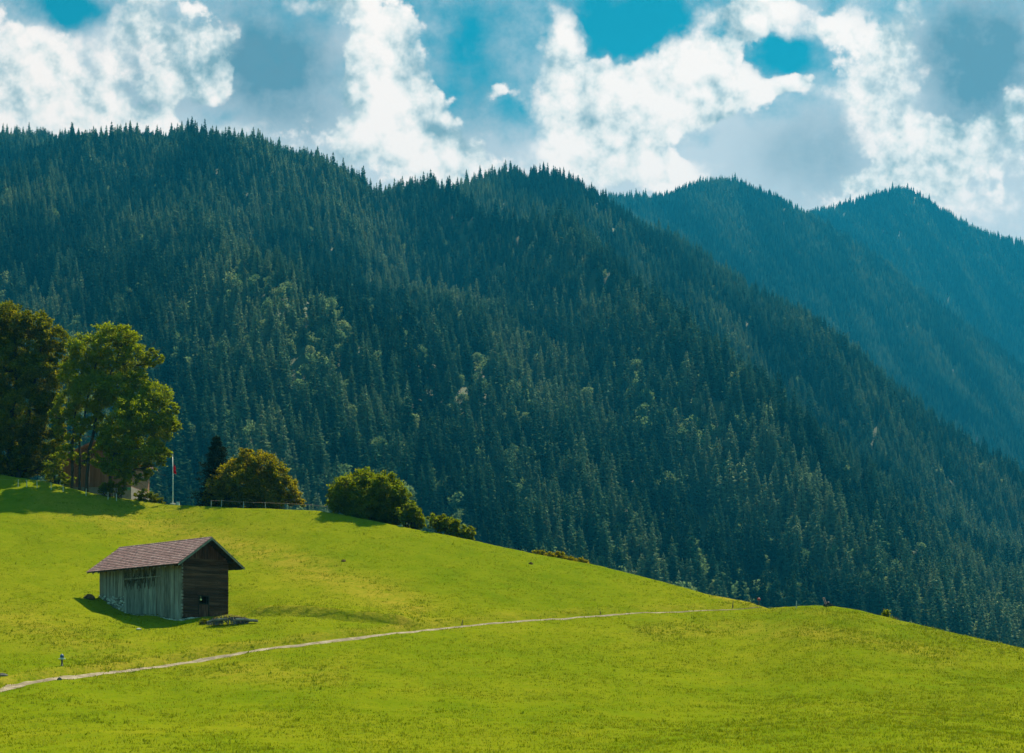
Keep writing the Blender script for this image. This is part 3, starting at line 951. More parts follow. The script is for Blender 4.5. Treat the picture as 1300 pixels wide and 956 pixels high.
D1 = 168.0
leafy('broadleaf_tree', 'tree', 'tallest dark broadleaf tree with golden top at the far left edge', on_ground(18, 171), 171,
      [(15, 408, 22), (45, 407, 18), (66, 430, 18), (77, 455, 11), (30, 440, 32), (-20, 420, 38), (0, 470, 42), (52, 478, 28), (-25, 520, 44), (30, 525, 36),
       (66, 515, 19), (10, 572, 38), (55, 565, 24), (-30, 580, 40), (74, 548, 12), (30, 592, 18), (62, 590, 14)], M_DK, .12, 95,
      [(-.6, [(14, 560), (20, 470), (18, 410)], .42), (.4, [(30, 560), (45, 480), (55, 430)], .32)], seed=3)
leafy('broadleaf_tree', 'tree', 'loose light green broadleaf tree with three slim trunks left of the small house', on_ground(101, 166.5), 167,
      [(133, 428, 20), (157, 428, 17), (111, 446, 20), (140, 460, 26), (170, 452, 18), (193, 447, 7), (201, 456, 8), (190, 462, 8), (98, 478, 20), (84, 512, 19), (71, 530, 11), (77, 546, 10),
       (120, 498, 27), (150, 498, 24), (176, 484, 16), (103, 541, 14), (126, 535, 14), (128, 565, 9), (92, 458, 9), (86, 575, 12), (104, 582, 9), (118, 580, 9), (95, 560, 10)], M_LT, .12, 72,
      [(-.9, [(92, 560), (98, 500), (108, 450)], .20), (.0, [(101, 560), (112, 500), (128, 440)], .17), (.75, [(113, 572), (124, 510), (142, 470), (158, 432)], .24)], seed=4, fill=1.1)
leafy('broadleaf_tree', 'tree', 'spreading light green tree with low hanging crown beside the flagpole', on_ground(139, 165.5), 165.5,
      [(195, 502, 21), (206, 540, 20), (174, 530, 27), (150, 552, 25), (181, 568, 25), (150, 580, 18), (201, 574, 13), (186, 595, 10), (165, 515, 18), (217, 520, 10), (166, 592, 12), (135, 566, 12), (221, 540, 8), (207, 590, 6), (150, 598, 14), (166, 606, 11), (128, 588, 10), (138, 596, 9), (182, 606, 7)],
      M_LT, .12, 80, [(.1, [(139, 600), (146, 575), (168, 545), (190, 515)], .2)], seed=5, fill=1.1)
leafy('shrub', 'shrub', 'dark shrub around the foot of the spreading light green tree', on_ground(145, 164.6), 164.6, [(138, 616, 7), (148, 612, 9), (155, 618, 6), (130, 617, 5)], M_DK, .09, 90, seed=6)
leafy('shrub', 'shrub', 'dark thicket between the tallest dark tree and the three slim trunks', on_ground(70, 167.5), 167.5, [(63, 603, 10), (75, 603, 9), (86, 608, 7), (68, 588, 10), (78, 580, 8)], M_LT, .1, 70, seed=7)
leafy('shrub', 'shrub', 'bright yellow-green shrub between the spreading tree and the flagpole', on_ground(190, 166), 166.2, [(183, 627, 7), (176, 632, 6), (195, 631, 7), (206, 636, 5), (190, 634, 6)], M_YG, .1, 80, seed=8)
leafy('broadleaf_tree', 'tree', 'wide golden-topped tree behind the rope fence', on_ground(318, 166), 166,
      [(312, 573, 7), (312, 590, 15), (334, 592, 16), (296, 600, 15), (350, 604, 15), (281, 618, 14), (311, 615, 22), (335, 620, 21), (361, 620, 14), (373, 632, 9), (270, 630, 10), (295, 632, 14), (325, 636, 15), (350, 636, 12), (262, 636, 5), (381, 639, 5)],
      M_GO, .11, 78, [(0, [(318, 625), (316, 605), (312, 585)], .28)], puff=1.16, seed=9, fill=1.7)
leafy('broadleaf_tree', 'tree', 'dense round tree on the meadow crest right of the rope fence', on_ground(470, 156.5), 157,
      [(465, 613, 17), (441, 624, 17), (490, 620, 17), (428, 638, 12), (465, 640, 22), (494, 645, 19), (505, 630, 12), (450, 652, 10), (480, 658, 12), (423, 628, 7), (507, 655, 10)],
      M_RO, .11, 82, [(0, [(470, 645), (468, 630), (466, 612)], .25)], puff=1.2, seed=10, fill=1.9)
leafy('shrub', 'shrub', 'dark round shrub touching the right side of the dense round tree', on_ground(524, 154), 154.3, [(521, 645, 8), (530, 654, 8), (517, 657, 8), (534, 662, 6), (526, 651, 8), (514, 650, 8)], M_RO, .1, 75, puff=1.16, seed=11, fill=1.6)
leafy('shrub', 'shrub', 'low olive green bush sloping down right of the dense round tree', on_ground(570, 152), 152, [(552, 660, 8), (568, 664, 9), (584, 670, 8), (597, 676, 6), (576, 667, 8), (561, 662, 8), (592, 673, 6)], M_RO, .1, 70, puff=1.1, seed=12, fill=1.6)
leafy('shrub', 'shrub', 'long low shrub on the far side of the crest, halfway down', on_ground(708, 147), 147.3, [(683, 703, 5), (691, 704, 5), (698, 706, 5), (706, 707, 5), (714, 708, 6), (722, 710, 6), (730, 711, 5), (737, 713, 4), (743, 715, 3)], M_GO, .09, 80, puff=1.16, seed=13)
leafy('sapling', 'sapling', 'small leafy sapling on the right crest by the lower forest', on_ground(1126, 114), 114, [(1124, 781, 4), (1120, 784, 3), (1130, 786, 3), (1135, 788, 2), (1125, 777, 2)], M_RO, .07, 22, seed=14, fill=.8)

# dark conifer beside the golden tree
v, f = spruce_mesh('conifer', 5, 8.7, 3.9, 20, 9, None, .30, .03, .40, .74)
cb = empty('conifer_tree', on_ground(275, 168))
M_DKC = mat_leaf('dark_needles', [(.2, (.010, .016, .008)), (.6, (.020, .030, .014)), (.9, (.035, .045, .02))], .2)
r_ = np.random.default_rng(9)
C = v.reshape(-1, 3, 3)
w = r_.dirichlet((1, 1, 1), (len(C), 34))
pc = np.einsum('ijk,ikl->ijl', w, C).reshape(-1, 3) + r_.normal(0, .05, (len(C) * 34, 3))
Vq, Qq = leaf_quads(pc, .10, r_, .1)
mesh_np('crown', Vq, Qq, M_DKC, cb)
tb = MB(); tb.tube([(0, 0, -.5), (0, 0, 4), (0, 0, 7.7)], [.16, .1, .02], 7); tb.build('trunk', M_BARK, cb)
tag(cb, 'black-green conifer with drooping boughs behind the golden-topped tree', 'conifer tree')

# ================================================================== BARN
AL = R(43); LB, WB = 12.5, 4.5
nb = at(231.3, 785, 115.0)
barn = empty('barn', nb, math.pi - AL)
tag(barn, 'weathered timber hay barn with a brown tiled roof on the meadow', 'barn')


def gl(lx, ly):
    """ground height in barn coordinates"""
    th = math.pi - AL
    wx = nb[0] + lx * math.cos(th) - ly * math.sin(th); wy = nb[1] + lx * math.sin(th) + ly * math.cos(th)
    return ground_z(wx, wy) - nb[2]


PITCH = math.atan2(2.28, WB / 2 + .95)
TP = math.tan(PITCH)
ZE = 4.24                      # height of the eave edge
OY, OXF, OXB = .95, .90, .40   # overhangs


def roof_z(y):                 # underside height of the roof plane, y in 0..-WB
    return ZE + (OY + (WB / 2 - abs(y + WB / 2))) * TP


M_GREY = mat_noise('grey_planks', [(.25, (.085, .080, .070)), (.5, (.185, .175, .155)), (.75, (.30, .285, .26))], 2.2, .9, .1, (3, 3, .35), .5, .02, island=.35)
M_LOG = mat_noise('dark_boards', [(.25, (.024, .012, .009)), (.5, (.056, .028, .020)), (.72, (.13, .068, .048)), (.9, (.22, .14, .10))], 1.5, .85, .15, (.3, .3, 5), .5, .02, island=.22)
M_RED = mat_noise('red_brown_boards', [(.3, (.035, .014, .010)), (.6, (.085, .036, .026)), (.85, (.17, .10, .075))], 2.0, .85, .15, (2, 2, .5), .4, .02, island=.3)
M_STONE = mat_noise('field_stones', [(.3, (.13, .13, .12)), (.55, (.32, .32, .30)), (.8, (.55, .55, .52))], 2.5, .9, .1, bump=.7, bdist=.05, island=.4)
M_TILE = mat_noise('roof_tiles', [(.25, (.135, .048, .048)), (.5, (.29, .128, .130)), (.75, (.42, .245, .245))], 2.4, .42, .6, bump=.2, bdist=.02, island=.25)
M_DARK = mat_noise('dark_timber', [(.3, (.012, .010, .009)), (.7, (.05, .04, .033))], 3, .9, .1)

# long wall: upright boards, butted with narrow gaps
mb = MB(); xx = 0.16
SD0, SD1 = 3.78, 8.42
while xx < LB - .02:
    w = random.uniform(.17, .27); x1 = min(xx + w, LB)
    zb = max(gl(xx, .05), gl(x1, .05)) + random.uniform(.03, .16)
    if xx > SD1: zb = 2.02 + random.uniform(-.06, .1) + max(0, (xx - 11.2)) * .25
    if not (xx > SD0 - .05 and x1 < SD1 + .1):
        o_ = random.uniform(-.012, .012)
        mb.box(xx + .012, x1 - .012, -.05 + o_, .012 + o_, zb, roof_z(0) - .06, .004)
    else:
        mb.box(xx + .012, x1 - .012, -.05, .0, 3.5 + random.uniform(-.12, .1), roof_z(0) - .06, .004)
    xx = x1
mb.build('plank_wall', M_GREY, barn)
# big sliding door of the long side, with stained top, rail and ragged hay between the boards
m, t, out = new_mat('stained_door_planks')
co = t.new('ShaderNodeTexCoord').outputs['Object']
geo = t.new('ShaderNodeNewGeometry'); rv = geo.outputs['Random Per Island']
f = t.noise(t.vec('ADD', t.vec('MULTIPLY', co, (3, 3, .35)), t.vec('SCALE', (31.7, 17.1, 7.3), scale=rv)), 2.2, 5)
base = t.ramp(t.math('ADD', f, t.math('MULTIPLY', t.math('SUBTRACT', rv, .5), .3)), [(.25, (.085, .088, .080)), (.5, (.17, .175, .16)), (.75, (.28, .285, .265))])
sx = t.new('ShaderNodeSeparateXYZ'); t.l.new(co, sx.inputs[0])
stain = t.noise(t.vec('MULTIPLY', co, (2.6, 0, .55)), 1.4, 5, .6)
edge = t.math('ADD', t.math('MULTIPLY', t.math('SUBTRACT', sx.outputs[2], 2.75), .6), t.math('MULTIPLY', t.math('SUBTRACT', stain, .5), 3.2))
colr = t.mix(t.math('MULTIPLY', t.step(.0, .55, edge), .80), base, (.030, .027, .022))
principled(t, out, colr, .9, .1, t.bump(f, .5, .02))
M_SDOOR = m
mb = MB(); xx = SD0
while xx < SD1 - .05:
    x1 = min(xx + random.uniform(.19, .29), SD1)
    mb.box(xx + .01, x1 - .01, .03 + random.uniform(0, .02), .075, gl(xx, .1) + random.uniform(.05, .14), 3.42 + random.uniform(-.10, .12), .004)
    xx = x1
sd = mb.build('sliding_door', M_SDOOR, barn)
mb = MB(); mb.box(SD0 - 1.0, SD1 + .15, .09, .15, 3.50, 3.60); mb.build('rail', M_GREY, barn)
mb = MB(); mb.box(SD1 - .02, SD1 + .14, .02, .10, gl(SD1, .1), 3.46); mb.box(SD0 - .12, SD0 - .01, .02, .09, gl(SD0, .1), 3.46); mb.build('door_post', M_GREY, barn)
M_HAY = mat_noise('old_hay', [(.3, (.030, .026, .018)), (.7, (.13, .11, .075))], 5, .95, .0, (2, 2, .5))
mb = MB()
for _ in range(150):
    x0 = random.uniform(SD0, SD1); z0 = random.uniform(3.3, 4.4); l = random.uniform(.3, .9)
    y0 = .10 + random.uniform(0, .05)
    dx = random.uniform(-.1, .1); wd = random.uniform(.010, .03)
    mb.add([(x0 - wd, y0, z0), (x0 + wd, y0 + .01, z0), (x0 + dx, y0 + random.uniform(0, .06), z0 - l), (x0 + dx - .01, y0 - .01, z0 - l)], [(0, 1, 2, 3)])
mb.build('hay_fringe', M_HAY, barn)
# gable facing right: level boards below, upright boards in the peak
mb = MB(); zz = .12
while zz < 4.75:
    h = random.uniform(.19, .27); z1 = zz + h
    for (ya, yb) in ((-.02, -1.56), (-2.52, -WB + .02)) if zz < 1.74 else ((-.02, -WB + .02),):
        if zz < .95 and False: pass
        o_ = random.uniform(-.012, .012)
        mb.box(-.03 + o_, .05, yb, ya, zz + .006, z1 - .012, .004)
    zz = z1
logtop = zz
mb.build('board_wall', M_LOG, barn)
mb = MB()
for (ya, yb, z0, z1) in ((-.10, -1.50, .13, .36), (-2.6, -4.35, .16, .40), (-2.6, -3.6, .42, .56)):
    mb.box(-.058, -.034, yb, ya, z0, z1, .004)
mb.box(-.07, -.034, -3.4, -4.45, 2.98, 3.10, .004); mb.box(-.07, -.034, -1.35, -2.75, 1.98, 2.12, .004)
mb.build('replacement_board', M_RED, barn)
mb = MB(); yy = -.1
while yy > -WB + .1:
    y1 = yy - random.uniform(.16, .24); ym = (yy + y1) / 2
    top = roof_z(ym) - .08
    if top > logtop + .05:
        o_ = random.uniform(-.01, .01)
        mb.box(-.02 + o_, .04, y1 + .01, yy - .01, logtop - .02, top, .004)
    yy = y1
mb.build('gable_boards', M_RED, barn)
# log ends at the corner
mb = MB(); zz = .2
while zz < 4.6:
    mb.box(-.14, -.04, .0, .16, zz, zz + .17, .015); mb.box(-.03, .15, .03, .13, zz + .02, zz + .15, .01) if False else None
    zz += .27
mb.box(.02, .15, -.04, .05, .1, roof_z(0) - .08)
mb.build('corner_post', M_GREY, barn)
# small door with an opening above
dr = MB(); yy = -1.60
while yy > -2.47:
    y1 = max(yy - .22, -2.48); dr.box(-.01, .035, y1 + .006, yy - .006, .14, 1.18, .003); yy = y1
door = dr.build('door', M_RED, barn)
fr = MB(); fr.box(-.05, .04, -1.60, -1.50, .1, 1.86); fr.box(-.05, .04, -2.58, -2.48, .1, 1.86); fr.box(-.06, .04, -2.66, -1.42, 1.87, 2.0); fr.box(-.045, .04, -2.48, -1.60, 1.18, 1.26)
fr.build('door_frame', M_DARK, barn)
hk = MB(); hk.lathe([(.0, .09), (.06, .075), (.085, .03), (.09, 0), (.085, -.03), (.06, -.075), (.0, -.09)], 12, (-.05, -1.74, 1.58))
hk.tube([(-.05, -1.74, 1.66), (-.05, -1.74, 1.88)], .012, 6)
M_YEL = mat_noise('pale_yellow', [(.3, (.55, .52, .22)), (.7, (.75, .72, .40))], 6, .6, bump=0)
hk.build('pale_dot', M_YEL, barn)  # small pale yellow ball and rod inside the opening
# hidden sides
mb = MB(); xx = 0.0
while xx < LB:
    x1 = min(xx + .25, LB); mb.box(xx + .008, x1 - .008, -WB, -WB + .05, gl(xx, -WB) - .05, roof_z(0) - .06); xx = x1
yy = -.06
while yy > -WB + .06:
    y1 = yy - .25; mb.box(LB - .05, LB, max(y1, -WB + .06) + .008, yy - .008, gl(LB, yy) - .05, roof_z((yy + y1) / 2) - .1); yy = y1
mb.build('rear_wall', M_GREY, barn)
mb = MB(); mb.box(.08, LB - .1, -WB + .1, -.12, -.3, .2); mb.build('hay_floor', M_DARK, barn)
# foundation: rubble stones
mb = MB()


def stone(c, r):
    b = len(mb.v); n = 7
    r3 = [r * random.uniform(.8, 1.25), r * random.uniform(.7, 1.1), r * random.uniform(.6, .9)]
    a0 = random.uniform(0, 6)
    prof = [(.55, -.75), (.95, -.25), (1, .2), (.6, .7)]
    for (q, zq) in prof:
        for k in range(n):
            a = a0 + 2 * math.pi * k / n; j = random.uniform(.82, 1.15)
            mb.v.append((c[0] + r3[0] * q * j * math.cos(a), c[1] + r3[1] * q * j * math.sin(a), c[2] + r3[2] * zq * random.uniform(.9, 1.1)))
    for i in range(3):
        for k in range(n):
            k2 = (k + 1) % n; mb.f.append((b + i * n + k, b + i * n + k2, b + (i + 1) * n + k2, b + (i + 1) * n + k))
    mb.f.append(tuple(b + k for k in range(n))[::-1]); mb.f.append(tuple(b + 3 * n + k for k in range(n)))


for xi in np.arange(SD1 + .15, LB, .26):
    z0 = gl(xi, .05) - .15
    while z0 < 2.1 + max(0, (xi - 11.2)) * .25:
        stone((xi + random.uniform(-.06, .06), -.06 + random.uniform(-.03, .05), z0), random.uniform(.15, .22)); z0 += .24
for xi in np.arange(.0, SD1, .3):
    stone((xi, -.05, gl(xi, .05) - .02), random.uniform(.13, .2))
for yi in np.arange(.15, -WB - .1, -.24):
    for z0 in (gl(-.05, yi) - .15, gl(-.05, yi) + .05):
        stone((-.02 + random.uniform(-.06, .04), yi, min(z0, .05)), random.uniform(.13, .19))
mb.build('stone_foundation', M_STONE, barn)


# tiled roof: courses of rounded tiles, each tile a loose piece
def tiles(side):
    mbt = MB()
    slope_len = (WB / 2 + OY) / math.cos(PITCH)
    ncr = 13; cl = slope_len / ncr
    for c_ in range(ncr):
        s0 = c_ * cl - .05; s1 = (c_ + 1) * cl + .035
        xx = -OXF
        k = 0
        while xx < LB + OXB - .05:
            w = .235
            x1 = xx + w
            jz = random.uniform(-.006, .006)
            vs = []
            for (s_, lift) in ((s0, .105), (s1, .040)):
                d = s_ * math.cos(PITCH); h = s_ * math.sin(PITCH)
                y_ = (OY - d) if side > 0 else (-WB - OY + d)
                for u in (0, .25, .5, .75, 1):
                    prof = .028 * math.sin(math.pi * u) - .008 * (u in (0, 1))
                    nz = lift + prof + jz
                    vs.append((xx + .004 + (w - .008) * u, y_ + side * nz * math.sin(PITCH), ZE + h + .07 + nz * math.cos(PITCH)))
            # front lip
            for u in range(5):
                vx_ = vs[u]; vs.append((vx_[0], vx_[1], vx_[2] - .06))
            fs = [(u, u + 1, u + 6, u + 5) for u in range(4)] + [(10 + u, 11 + u, u + 1, u) for u in range(4)]
            if side < 0: fs = [f_[::-1] for f_ in fs]
            mbt.add(vs, fs)
            xx = x1
    return mbt


roof = MB()
for side in (1, -1):
    ye = OY if side > 0 else -WB - OY
    yr = -WB / 2
    ty = .06
    roof.hexa([(-OXF + .03, ye, ZE), (LB + OXB - .03, ye, ZE), (-OXF + .03, yr, ZE + (WB / 2 + OY) * TP), (LB + OXB - .03, yr, ZE + (WB / 2 + OY) * TP),
               (-OXF + .03, ye, ZE + ty), (LB + OXB - .03, ye, ZE + ty), (-OXF + .03, yr, ZE + ty + (WB / 2 + OY) * TP), (LB + OXB - .03, yr, ZE + ty + (WB / 2 + OY) * TP)])
rf = roof.build('roof', M_DARK, barn)
for side in (1, -1):
    tiles(side).build('roof_tiles', M_TILE, rf)
mb = MB()
zr = ZE + (WB / 2 + OY) * TP
xx = -OXF
while xx < LB + OXB - .1:
    mb.tube([(xx, -WB / 2, zr + .10), (xx + .36, -WB / 2, zr + .12)], [.085, .10], 8); xx += .33
mb.build('ridge_tiles', M_TILE, rf)
M_BARGE = mat_noise('barge_boards', [(.3, (.10, .11, .10)), (.7, (.22, .24, .22))], 3, .85, .1, bump=.2)
for side in (1, -1):
    for xb in (-OXF - .015, LB + OXB - .02):
        mb = MB(); ye = OY + .02 if side > 0 else -WB - OY - .02; yr = -WB / 2
        z0, z1 = ZE - .08, zr - .06
        mb.hexa([(xb, ye, z0), (xb + .04, ye, z0), (xb, yr, z1), (xb + .04, yr, z1), (xb, ye, z0 + .17), (xb + .04, ye, z0 + .17), (xb, yr, z1 + .17), (xb + .04, yr, z1 + .17)])
        mb.build('barge_board', M_BARGE, rf)
mb = MB()
for yb in (0.0 - .06, -WB / 2, -WB + .06, OY - .25, -WB - OY + .25):
    z1 = (ZE + (OY + (WB / 2 - abs(yb + WB / 2))) * TP) - .04
    mb.box(-OXF + .06, .0 if abs(yb + WB / 2) > WB / 2 + .2 else -.04, yb - .08, yb + .08, z1 - .2, z1)
mb.build('purlin', M_DARK, rf)
mb = MB()
xx = .2
while xx < LB:
    mb.hexa([(xx, OY - .05, ZE - .12), (xx + .1, OY - .05, ZE - .12), (xx, .0, ZE - .12 + (OY - .05) * TP), (xx + .1, .0, ZE - .12 + (OY - .05) * TP),
             (xx, OY - .05, ZE - .005), (xx + .1, OY - .05, ZE - .005), (xx, .0, ZE - .005 + (OY - .05) * TP), (xx + .1, .0, ZE - .005 + (OY - .05) * TP)])
    xx += .85
mb.build('rafters', M_GREY, rf)

# ================================================================== SMALL THINGS ON THE MEADOW
# heap of old wood with dry hay on top, right of the barn gable
c0 = ground_pt(292, 794)
hp = empty('wood_heap', c0)
tag(hp, 'low heap of grey old wood topped with dry hay right of the barn', 'wood heap')
mb = MB()
prof = [(-1.75, .10, .45), (-1.3, .30, .55), (-.8, .52, .6), (-.2, .58, .6), (.4, .55, .6), (.9, .40, .55), (1.3, .30, .4)]
for _ in range(230):
    u = random.uniform(-1.7, 1.45)
    hmax = np.interp(u, [-1.75, -1.3, -.7, 0, .6, 1.2, 1.5], [.22, .5, .62, .68, .6, .45, .2])
    z0 = random.uniform(.30 * hmax, hmax)
    y0 = random.uniform(-.5, .45) * (1.1 - z0)
    l = random.uniform(.2, .55)
    d = Vector((random.gauss(0, .35), random.gauss(-.3, .5), random.gauss(-.75, .3))).normalized() * l
    r = random.uniform(.018, .05)
    mb.tube([(u, y0, z0), (u + d.x * .5, y0 + d.y * .5, z0 + d.z * .5 + .02), (u + d.x, y0 + d.y, max(z0 + d.z, -.05))], [r, r * .95, r * .7], 5)
for (a_, b_) in (((-1.7, -.3, .18), (-.1, -.45, .42)), ((.5, -.4, .38), (2.25, -.35, .24)), ((-.9, .3, .4), (1.2, .2, .5)), ((1.3, -.2, .25), (2.2, -.1, .3))):
    A_, B_ = Vector(a_), Vector(b_)
    mb.tube([A_, (A_ + B_) / 2 + Vector((0, 0, .05)), B_], [.10, .12, .08], 7)
M_OLDW = mat_noise('old_wood', [(.3, (.045, .043, .045)), (.6, (.13, .125, .125)), (.85, (.27, .26, .26))], 3, .9, .1, island=.4)
mb.build('branches', M_OLDW, hp)
mb = MB()
for _ in range(900):
    u = random.uniform(-1.3, 1.3); hmax = np.interp(u, [-1.3, -.7, 0, .6, 1.3], [.5, .66, .74, .64, .45])
    y0 = random.uniform(-.25, .5); z0 = hmax + random.uniform(-.1, .06); a_ = random.uniform(0, 6.28); l = random.uniform(.12, .3)
    mb.add([(u, y0, z0), (u + .02, y0 + .02, z0), (u + l * math.cos(a_), y0 + l * math.sin(a_), z0 + random.uniform(-.08, .05))], [(0, 1, 2)])
M_STRAW = mat_noise('dry_hay', [(.3, (.16, .105, .05)), (.7, (.30, .21, .11))], 4, .95, 0, bump=0, island=.3)
mb.build('hay_cover', M_STRAW, hp)
leafy('weed_clump', 'weeds', 'bright green weeds between the barn foundation and the wood heap', ground_pt(261, 793), float(D_of(261, 793)), [(259, 789, 3), (263, 791, 3), (256, 792, 2.5), (268, 792, 2)], M_YG, .06, 40, seed=31)

# hydrant with a blue cap
M_BLUE = mat_noise('blue_paint', [(.3, (.010, .045, .16)), (.7, (.018, .075, .24))], 5, .45, .5, bump=.05)
M_PALE = mat_noise('pale_metal', [(.3, (.30, .36, .38)), (.7, (.48, .54, .55))], 5, .5, .5, bump=.05)
M_IRON = mat_noise('dark_iron', [(.3, (.035, .03, .038)), (.7, (.085, .075, .085))], 6, .6, .4, bump=.1)
hy = empty('hydrant', ground_pt(78.5, 850.5)); hy.scale = (.74, .74, .68); tag(hy, 'slim hydrant with blue head on the grass at lower left', 'hydrant')
mb = MB(); mb.lathe([(0, -.1), (.14, -.1), (.14, .04), (.085, .06), (.08, .52), (.11, .54), (.11, .58), (0, .58)], 16); mb.build('pipe', M_IRON, hy, True)
mb = MB(); mb.lathe([(0, .575), (.125, .58), (.15, .62), (.15, .76), (.14, .78)], 16)
for s in (-1, 1):
    mb.tube([(s * .10, 0, .67), (s * .24, 0, .67)], .055, 10); mb.tube([(s * .24, 0, .67), (s * .27, 0, .67)], .07, 10)
mb.build('outlet', M_PALE, hy, True)
mb = MB(); mb.lathe([(.14, .775), (.165, .79), (.165, .96), (.13, 1.05), (.06, 1.10), (.05, 1.10), (.05, 1.15), (0, 1.15)], 16); mb.build('cap', M_BLUE, hy, True)

# red-capped post
M_REDP = mat_noise('red_paint', [(.3, (.22, .012, .016)), (.7, (.36, .03, .03))], 5, .5, .4, bump=.05)
mp = empty('marker_post', on_ground(963.5, 126.2)); tag(mp, 'small marker post with red cap on the crest where the path ends', 'marker post')
mb = MB(); mb.tube([(0, 0, -.2), (0, 0, .50)], [.055, .05], 10); mb.build('post', M_IRON, mp)
mb = MB(); mb.lathe([(0, .49), (.13, .49), (.15, .53), (.14, .63), (.08, .69), (0, .70)], 14); mb.build('cap', M_REDP, mp, True)

# push mower on the right crest
mw = empty('push_mower', on_ground(1051, 116.4), R(12)); mw.scale = (.85, .85, .8); tag(mw, 'small black push mower with pale pink handle on the right crest', 'push mower')
M_BLK = mat_noise('black_metal', [(.3, (.008, .008, .009)), (.7, (.025, .025, .028))], 5, .5, .4, bump=.05)
M_PINK = mat_noise('pale_pink', [(.3, (.42, .20, .19)), (.7, (.58, .32, .30))], 5, .6, .3, bump=0)
mb = MB(); mb.hexa([(-.28, -.2, .10), (.32, -.2, .10), (-.28, .2, .10), (.32, .2, .10), (-.22, -.17, .24), (.24, -.17, .24), (-.22, .17, .24), (.24, .17, .24)])
mb.build('deck', M_BLK, mw)
mb = MB(); mb.lathe([(0, .24), (.14, .24), (.15, .30), (.13, .42), (.07, .46), (0, .46)], 14, (.05, 0, 0)); mb.build('engine', M_BLK, mw, True)
for (wx, wy) in ((-.24, -.24), (-.24, .24), (.28, -.24), (.28, .24)):
    mb = MB(); n_ = 14
    mb.tube([(wx, wy - .03, .11), (wx, wy + .03, .11)], .12, n_); mb.build('wheel', M_BLK, mw)
mb = MB()
for s in (-.17, .17): mb.tube([(-.18, s, .22), (-.32, s, .55), (-.42, s, .86)], .028, 8)
mb.tube([(-.42, -.19, .86), (-.42, .19, .86)], .032, 8); mb.build('handle', M_PINK, mw)

# stakes by the path
M_STAKE = mat_noise('stake_wood', [(.3, (.05, .04, .03)), (.7, (.16, .13, .10))], 6, .9, .1)
M_PSTK = mat_noise('pale_stake_wood', [(.3, (.30, .29, .26)), (.7, (.50, .48, .44))], 6, .9, .1)
for (px, py, h, tl, mt, lab) in ((586, 794, .42, .1, M_STAKE, 'short dark wooden stake beside the middle of the path'), (763, 779.5, .30, -.1, M_STAKE, 'very short dark stake beside the upper path'),
                                 (930, 771.5, .62, .06, M_STAKE, 'thin dark stake left of the red-capped post'), (1011, 772.5, .62, .02, M_PSTK, 'thin pale stake on the crest left of the push mower')):
    mb = MB(); mb.tube([(0, 0, -.2), (tl * .5, 0, h * .5), (tl, 0, h)], [.045, .042, .03], 8)
    o = mb.build('wooden_stake', mt); o.location = ground_pt(px, py); tag(o, lab, 'stake')


def rock(name, loc, r3, mat, label, cat, seed):
    rr = random.Random(seed); b = MB(); n = 10
    prof = [(.75, -.5), (1, -.1), (.92, .35), (.6, .75), (.2, .95)]
    for (q, zq) in prof:
        for k in range(n):
            a = 2 * math.pi * k / n; j = rr.uniform(.8, 1.15)
            b.v.append((r3[0] * q * j * math.cos(a), r3[1] * q * j * math.sin(a), r3[2] * zq * rr.uniform(.85, 1.15)))
    for i in range(4):
        for k in range(n):
            k2 = (k + 1) % n; b.f.append((i * n + k, i * n + k2, (i + 1) * n + k2, (i + 1) * n + k))
    b.f.append(tuple(4 * n + k for k in range(n)))
    o = b.build(name, mat); o.location = loc; tag(o, label, cat); return o


M_ROCKD = mat_noise('dark_stone', [(.3, (.03, .028, .03)), (.7, (.10, .095, .10))], 5, .9, .2)
M_EARTH = mat_noise('bare_earth', [(.3, (.05, .032, .020)), (.7, (.15, .09, .055))], 4, .95, .0, bump=.7)
rock('stone', ground_pt(75.5, 862.5), (.17, .13, .16), M_ROCKD, 'dark stone lying on the path below the hydrant', 'stone', 1)
rock('stone', ground_pt(2, 863), (.42, .3, .2), M_ROCKD, 'dark grey boulder at the lower left edge of the meadow', 'stone', 2)
rock('stone', ground_pt(176, 801.5), (.22, .15, .12), M_STONE, 'pale flat stone in the grass just below the barn shadow', 'stone', 3)
rock('earth_mound', ground_pt(113, 756), (.55, .45, .38), M_EARTH, 'small brown earth mound left of the barn', 'earth mound', 4)
rock('earth_mound', ground_pt(436, 711), (.24, .2, .17), M_EARTH, 'tiny dark molehill on the slope below the round tree', 'earth mound', 5)
rock('earth_mound', ground_pt(674, 716), (.22, .2, .2), M_EARTH, 'tiny dark molehill on the slope below the long low shrub', 'earth mound', 6)

# rope fence before the golden tree
def rope_fence(name, label, posts, D, h, sag, mat_post, mat_rope, rrope=.018):
    base = on_ground(posts[0], D); root = empty(name, base); tag(root, label, 'fence')
    tops = []
    for p in posts:
        g = np.array(on_ground(p, D)) - np.array(base)
        tl = random.uniform(-.06, .06)
        mb = MB(); mb.tube([g + np.array([0, 0, -.25]), g + np.array([tl * .4, 0, h * .5]), g + np.array([tl, 0, h])], [.045, .042, .036], 8)
        mb.build('post', mat_post, root); tops.append(g + np.array([tl, -.04, h - .06]))
    mb = MB()
    for a_, b_ in zip(tops[:-1], tops[1:]):
        L = np.linalg.norm(b_ - a_)
        mb.tube([a_ * (1 - u) + b_ * u - np.array([0, 0, sag * L * 4 * u * (1 - u)]) for u in np.linspace(0, 1, 9)], rrope, 5)
    mb.build('rope', mat_rope, root)
    return root


